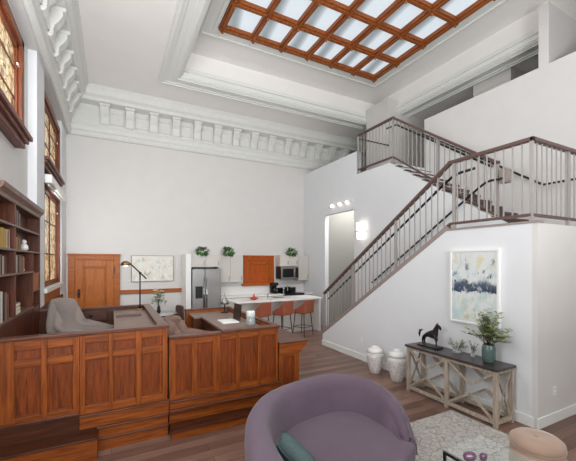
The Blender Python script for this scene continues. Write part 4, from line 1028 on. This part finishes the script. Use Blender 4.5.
for i, p in enumerate(path):
    d = path[min(i+1,len(path)-1)]-path[max(i-1,0)]; d.z = 0; d.normalize(); inn = Vector((d.y,-d.x,0))   # towards the seat
    h = p.z; T = .22 - .10*max(0, (i-30)/(len(path)-31)) if i > 30 else .22
    prof = [(.05,.06),(.02,.25),(.0,h-.16),(.005,h-.07),(.03,h-.025),(.075,h-.003),(T*.5,h),(T-.06,h-.008),(T-.02,h-.035),(T,h-.09),(T+.025,h-.2),(T+.04,.42),(T+.05,.30),(T+.03,.06)]
    for o_, z in prof: vs.append((p.x+inn.x*o_, p.y+inn.y*o_, min(z, h) if z > .06 else z))
for i in range(len(path)-1):
    for k in range(npf): fs.append((i*npf+k, i*npf+(k+1) % npf, (i+1)*npf+(k+1) % npf, (i+1)*npf+k))
fs.append(tuple(range(npf))); fs.append(tuple(range((len(path)-1)*npf+npf-1, (len(path)-1)*npf-1, -1)))
MB().add(vs, fs, True).build('back_shell', M['velvet'], so)
# seat: cushion polygon following the shell, rounded right front corner
inner = []
for i in range(6, len(path)-1, 3):
    d = path[i+1]-path[i-1]; d.z = 0; d.normalize(); inn = Vector((d.y,-d.x,0)); tt = (.215 - .11*max(0, (i-30)/(len(path)-31))) if i > 30 else .215; inner.append((path[i].x+inn.x*tt, path[i].y+inn.y*tt))
seat_out = inner + [(2.50,2.215),(2.44,2.165),(2.32,2.11),(2.0,1.96),(1.6,1.80),(1.25,1.66),(1.09,1.62)]
MB().prism(seat_out, .22, .385, 'z').build('seat_cushion', M['velvet'], so, bevel=.05, seg=4)
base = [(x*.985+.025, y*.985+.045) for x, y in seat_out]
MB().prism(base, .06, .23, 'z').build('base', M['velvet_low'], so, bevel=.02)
for x, y in ((1.1,1.75),(1.15,2.75),(2.3,3.1),(2.5,2.35)): MB().lathe([(.02,0),(.03,.07)], (x,y,0), 10).build('foot', M['dark_wood'], so)
pw = thing('throw_pillow', 'teal grey throw pillow leaning in the left corner of the sofa', 'pillow')
n = 12; vs = []; fs = []
for side in (1,-1):
    for i in range(n+1):
        for j in range(n+1):
            u = i/n*2-1; v = j/n*2-1; e = (1-abs(u)**4)*(1-abs(v)**4); pin = 1-.07*(1-(1-abs(u))*(1-abs(v)))
            vs.append((u*.2*(1-.06*(1-v*v)), side*.075*e**.5, v*.2*(1-.06*(1-u*u))))
N = (n+1)**2
for s_ in (0,1):
    for i in range(n):
        for j in range(n):
            a = s_*N+i*(n+1)+j; fs.append((a,a+1,a+n+2,a+n+1))
MB().add(vs, fs, True).build('cushion', M['pillow'], pw)
for dv_ in (-.08, 0.08):
    MB().tube([(.2*u_, -.075*math.sqrt((1-abs(u_)**4)*(1-abs(dv_/.2)**4))-.004, dv_) for u_ in [k/8-1 for k in range(17)]], .005, 6).build('piping', M['pillow'], pw)
pw.location = (1.21, 2.20, .585); pw.rotation_euler = (.42, .55, -1.02); pw.scale = (.85,.85,.85)

# ------------------------------------------------------------------ rug, pouf, coffee table
rug = MB().box(1.1, 4.14, -.2, 3.06, .0, .012).build('area_rug', M['rug']); tag(rug, 'pale grey rug with a web of lines under the sofa and console', 'rug')
pf = thing('pouf', 'round beige velvet pouf with a buttoned top at the right edge', 'pouf', (3.385, 1.64, .012))
MB().lathe([(.19,.0),(.203,.02),(.212,.2),(.206,.39)], (3.385,1.64,.012), 48).build('side_band', M['pouf'], pf)
MB().lathe([(.206,.385),(.212,.410),(.206,.440),(.175,.466),(.11,.480),(.05,.478),(.02,.470),(.001,.466)], (3.385,1.64,.012), 48).build('top_cushion', M['pouf'], pf)
MB().ball((3.385,1.64,.484), .018, 12, .5).build('button', M['pouf'], pf)
pp = MB(); pp.lathe([(.208,.380),(.214,.386),(.208,.392)], (3.385,1.64,.012), 48); pp.build('piping', M['pouf'], pf)
tb = thing('coffee_table', 'glass coffee table with a thin black frame at the bottom edge', 'table', (2.95, 1.5, .012))
TX0, TX1, TY0, TY1, TZ = 2.55, 3.08, .9, 1.965, .42
MB().box(TX0, TX1, TY0, TY1, TZ-.012, TZ).build('glass_top', M['glass_top'], tb)
g = MB()
g.box(TX0, TX0+.02, TY0, TY1, TZ-.035, TZ-.0121); g.box(TX1-.02, TX1, TY0, TY0+.42, TZ-.035, TZ-.0121)
g.box(TX0+.02, TX1-.02, TY0, TY0+.02, .03, .05)
g.build('frame_rail', M['black'], tb)
for x in (TX0, TX1-.02):
    for y in (TY0, TY1-.02 if x == TX0 else TY0+.40): MB().box(x, x+.02, y, y+.02, .012, TZ-.0355).build('leg', M['black'], tb)
def geode(label, x, y, r, h, rz):
    t = thing('glass_geode', label, 'ornament', (x,y,TZ), 'amethyst pieces on the coffee table')
    MB().lathe([(r*.5,0),(r*.9,h*.3),(r,h*.7),(r*.92,h),(r*.8,h*.95),(r*.72,h*.5),(.001,h*.3)], (x,y,TZ), 18, 1.25, .85).build('shell', M['amethyst'], t)
    MB().lathe([(r*.7,h*.45),(r*.5,h*.7),(.001,h*.75)], (x,y,TZ), 14, 1.2, .8).build('crystal_core', mat('pale_crystal', (196,168,186), .15, noise=.3, nscale=50), t)
geode('larger purple amethyst dish on the glass coffee table', 2.605, 1.755, .05, .05, .3)
geode('smaller purple amethyst dish right of the larger one', 2.70, 1.70, .03, .05, 1)

# ------------------------------------------------------------------ outlets
def outlet(label, x, y, z, ax):
    t = thing('wall_outlet', label, 'outlet', (x,y,z))
    if ax == 'y':
        MB().box(x-.035, x+.035, y-.008, y, z-.057, z+.057).build('plate', M['plastic'], t, bevel=.003)
        for dz in (-.025,.025): MB().box(x-.012, x+.012, y-.010, y-.008, z+dz-.012, z+dz+.012).build('socket', M['cab'], t)
    else:
        MB().box(x-.008, x, y-.035, y+.035, z-.057, z+.057).build('plate', M['plastic'], t, bevel=.003)
        for dz in (-.025,.025): MB().box(x-.010, x-.008, y-.012, y+.012, z+dz-.012, z+dz+.012).build('socket', M['cab'], t)
outlet('white outlet on the wall below the landing, at the right edge', 5.02, YC-.06, .40, 'y')
outlet('white outlet low on the white stair wall beyond the vases', XO, 5.5, .42, 'x')

# ------------------------------------------------------------------ light
w = bpy.data.worlds.new('World'); S.world = w; w.use_nodes = True
w.node_tree.nodes['Background'].inputs[0].default_value = (1.0, 1.0, 1.0, 1); w.node_tree.nodes['Background'].inputs[1].default_value = .1
def area(name, loc, rot, sx, sy, power, col=(1,1,1)):
    l = bpy.data.lights.new(name, 'AREA'); l.shape = 'RECTANGLE'; l.size = sx; l.size_y = sy; l.energy = power; l.color = col
    o = bpy.data.objects.new(name, l); COL.objects.link(o); o.location = loc; o.rotation_euler = rot; return o
area('rear_fill', (1.6, -5.9, 3.8), (math.radians(90), 0, 0), 5, 4, 92, (.95,.98,1)).data.spread = math.radians(85)  # added fill behind the camera, narrowed to reach the far walls
area('left_fill', (-1.0, 1.8, 2.6), (math.radians(90), 0, math.radians(-46)), 2.5, 2.5, 115, (.92,.96,1))  # added fill beside the left wall, no window modelled here
area('skylight_daylight', ((SX0+SX1)/2, (SY0+SY1)/2, ZS-.16), (0, 0, 0), 3.9, 5.2, 46, (.93,.97,1))
area('ceiling_fill', (2.4, -2.2, 2.6), (math.radians(160), 0, 0), 2.5, 2.5, 325, (.96,.98,1))  # added upward fill to brighten the ceiling
area('daylight_tall_window', (-.96, 8.25, 2.6), (math.radians(100), 0, math.radians(-68)), 1.7, 1.7, 30, (.95,.98,1))
area('daylight_upper_window', (-.96, 4.5, 4.3), (math.radians(90), 0, math.radians(-62)), 1.8, 1.0, 70, (.95,.98,1))
area('hall_fill', (7.0, 8.0, 4.2), (0, 0, 0), 1.2, 1.6, 60)  # added fill to brighten the hall, no fitting modelled

# ------------------------------------------------------------------ camera
cam = bpy.data.cameras.new('Camera'); co = bpy.data.objects.new('Camera', cam); COL.objects.link(co)
cam.sensor_width = 36; cam.lens = 336.6/576*36; cam.shift_y = (261.8-230.5)/576; cam.clip_start = .05
co.location = (0, 0, H); co.rotation_euler = (PI/2, 0, -math.atan((288-111.5)/336.6))
S.camera = co
S.view_settings.view_transform = 'Standard'; S.view_settings.look = 'None'; S.view_settings.gamma = 1; S.view_settings.exposure = .37
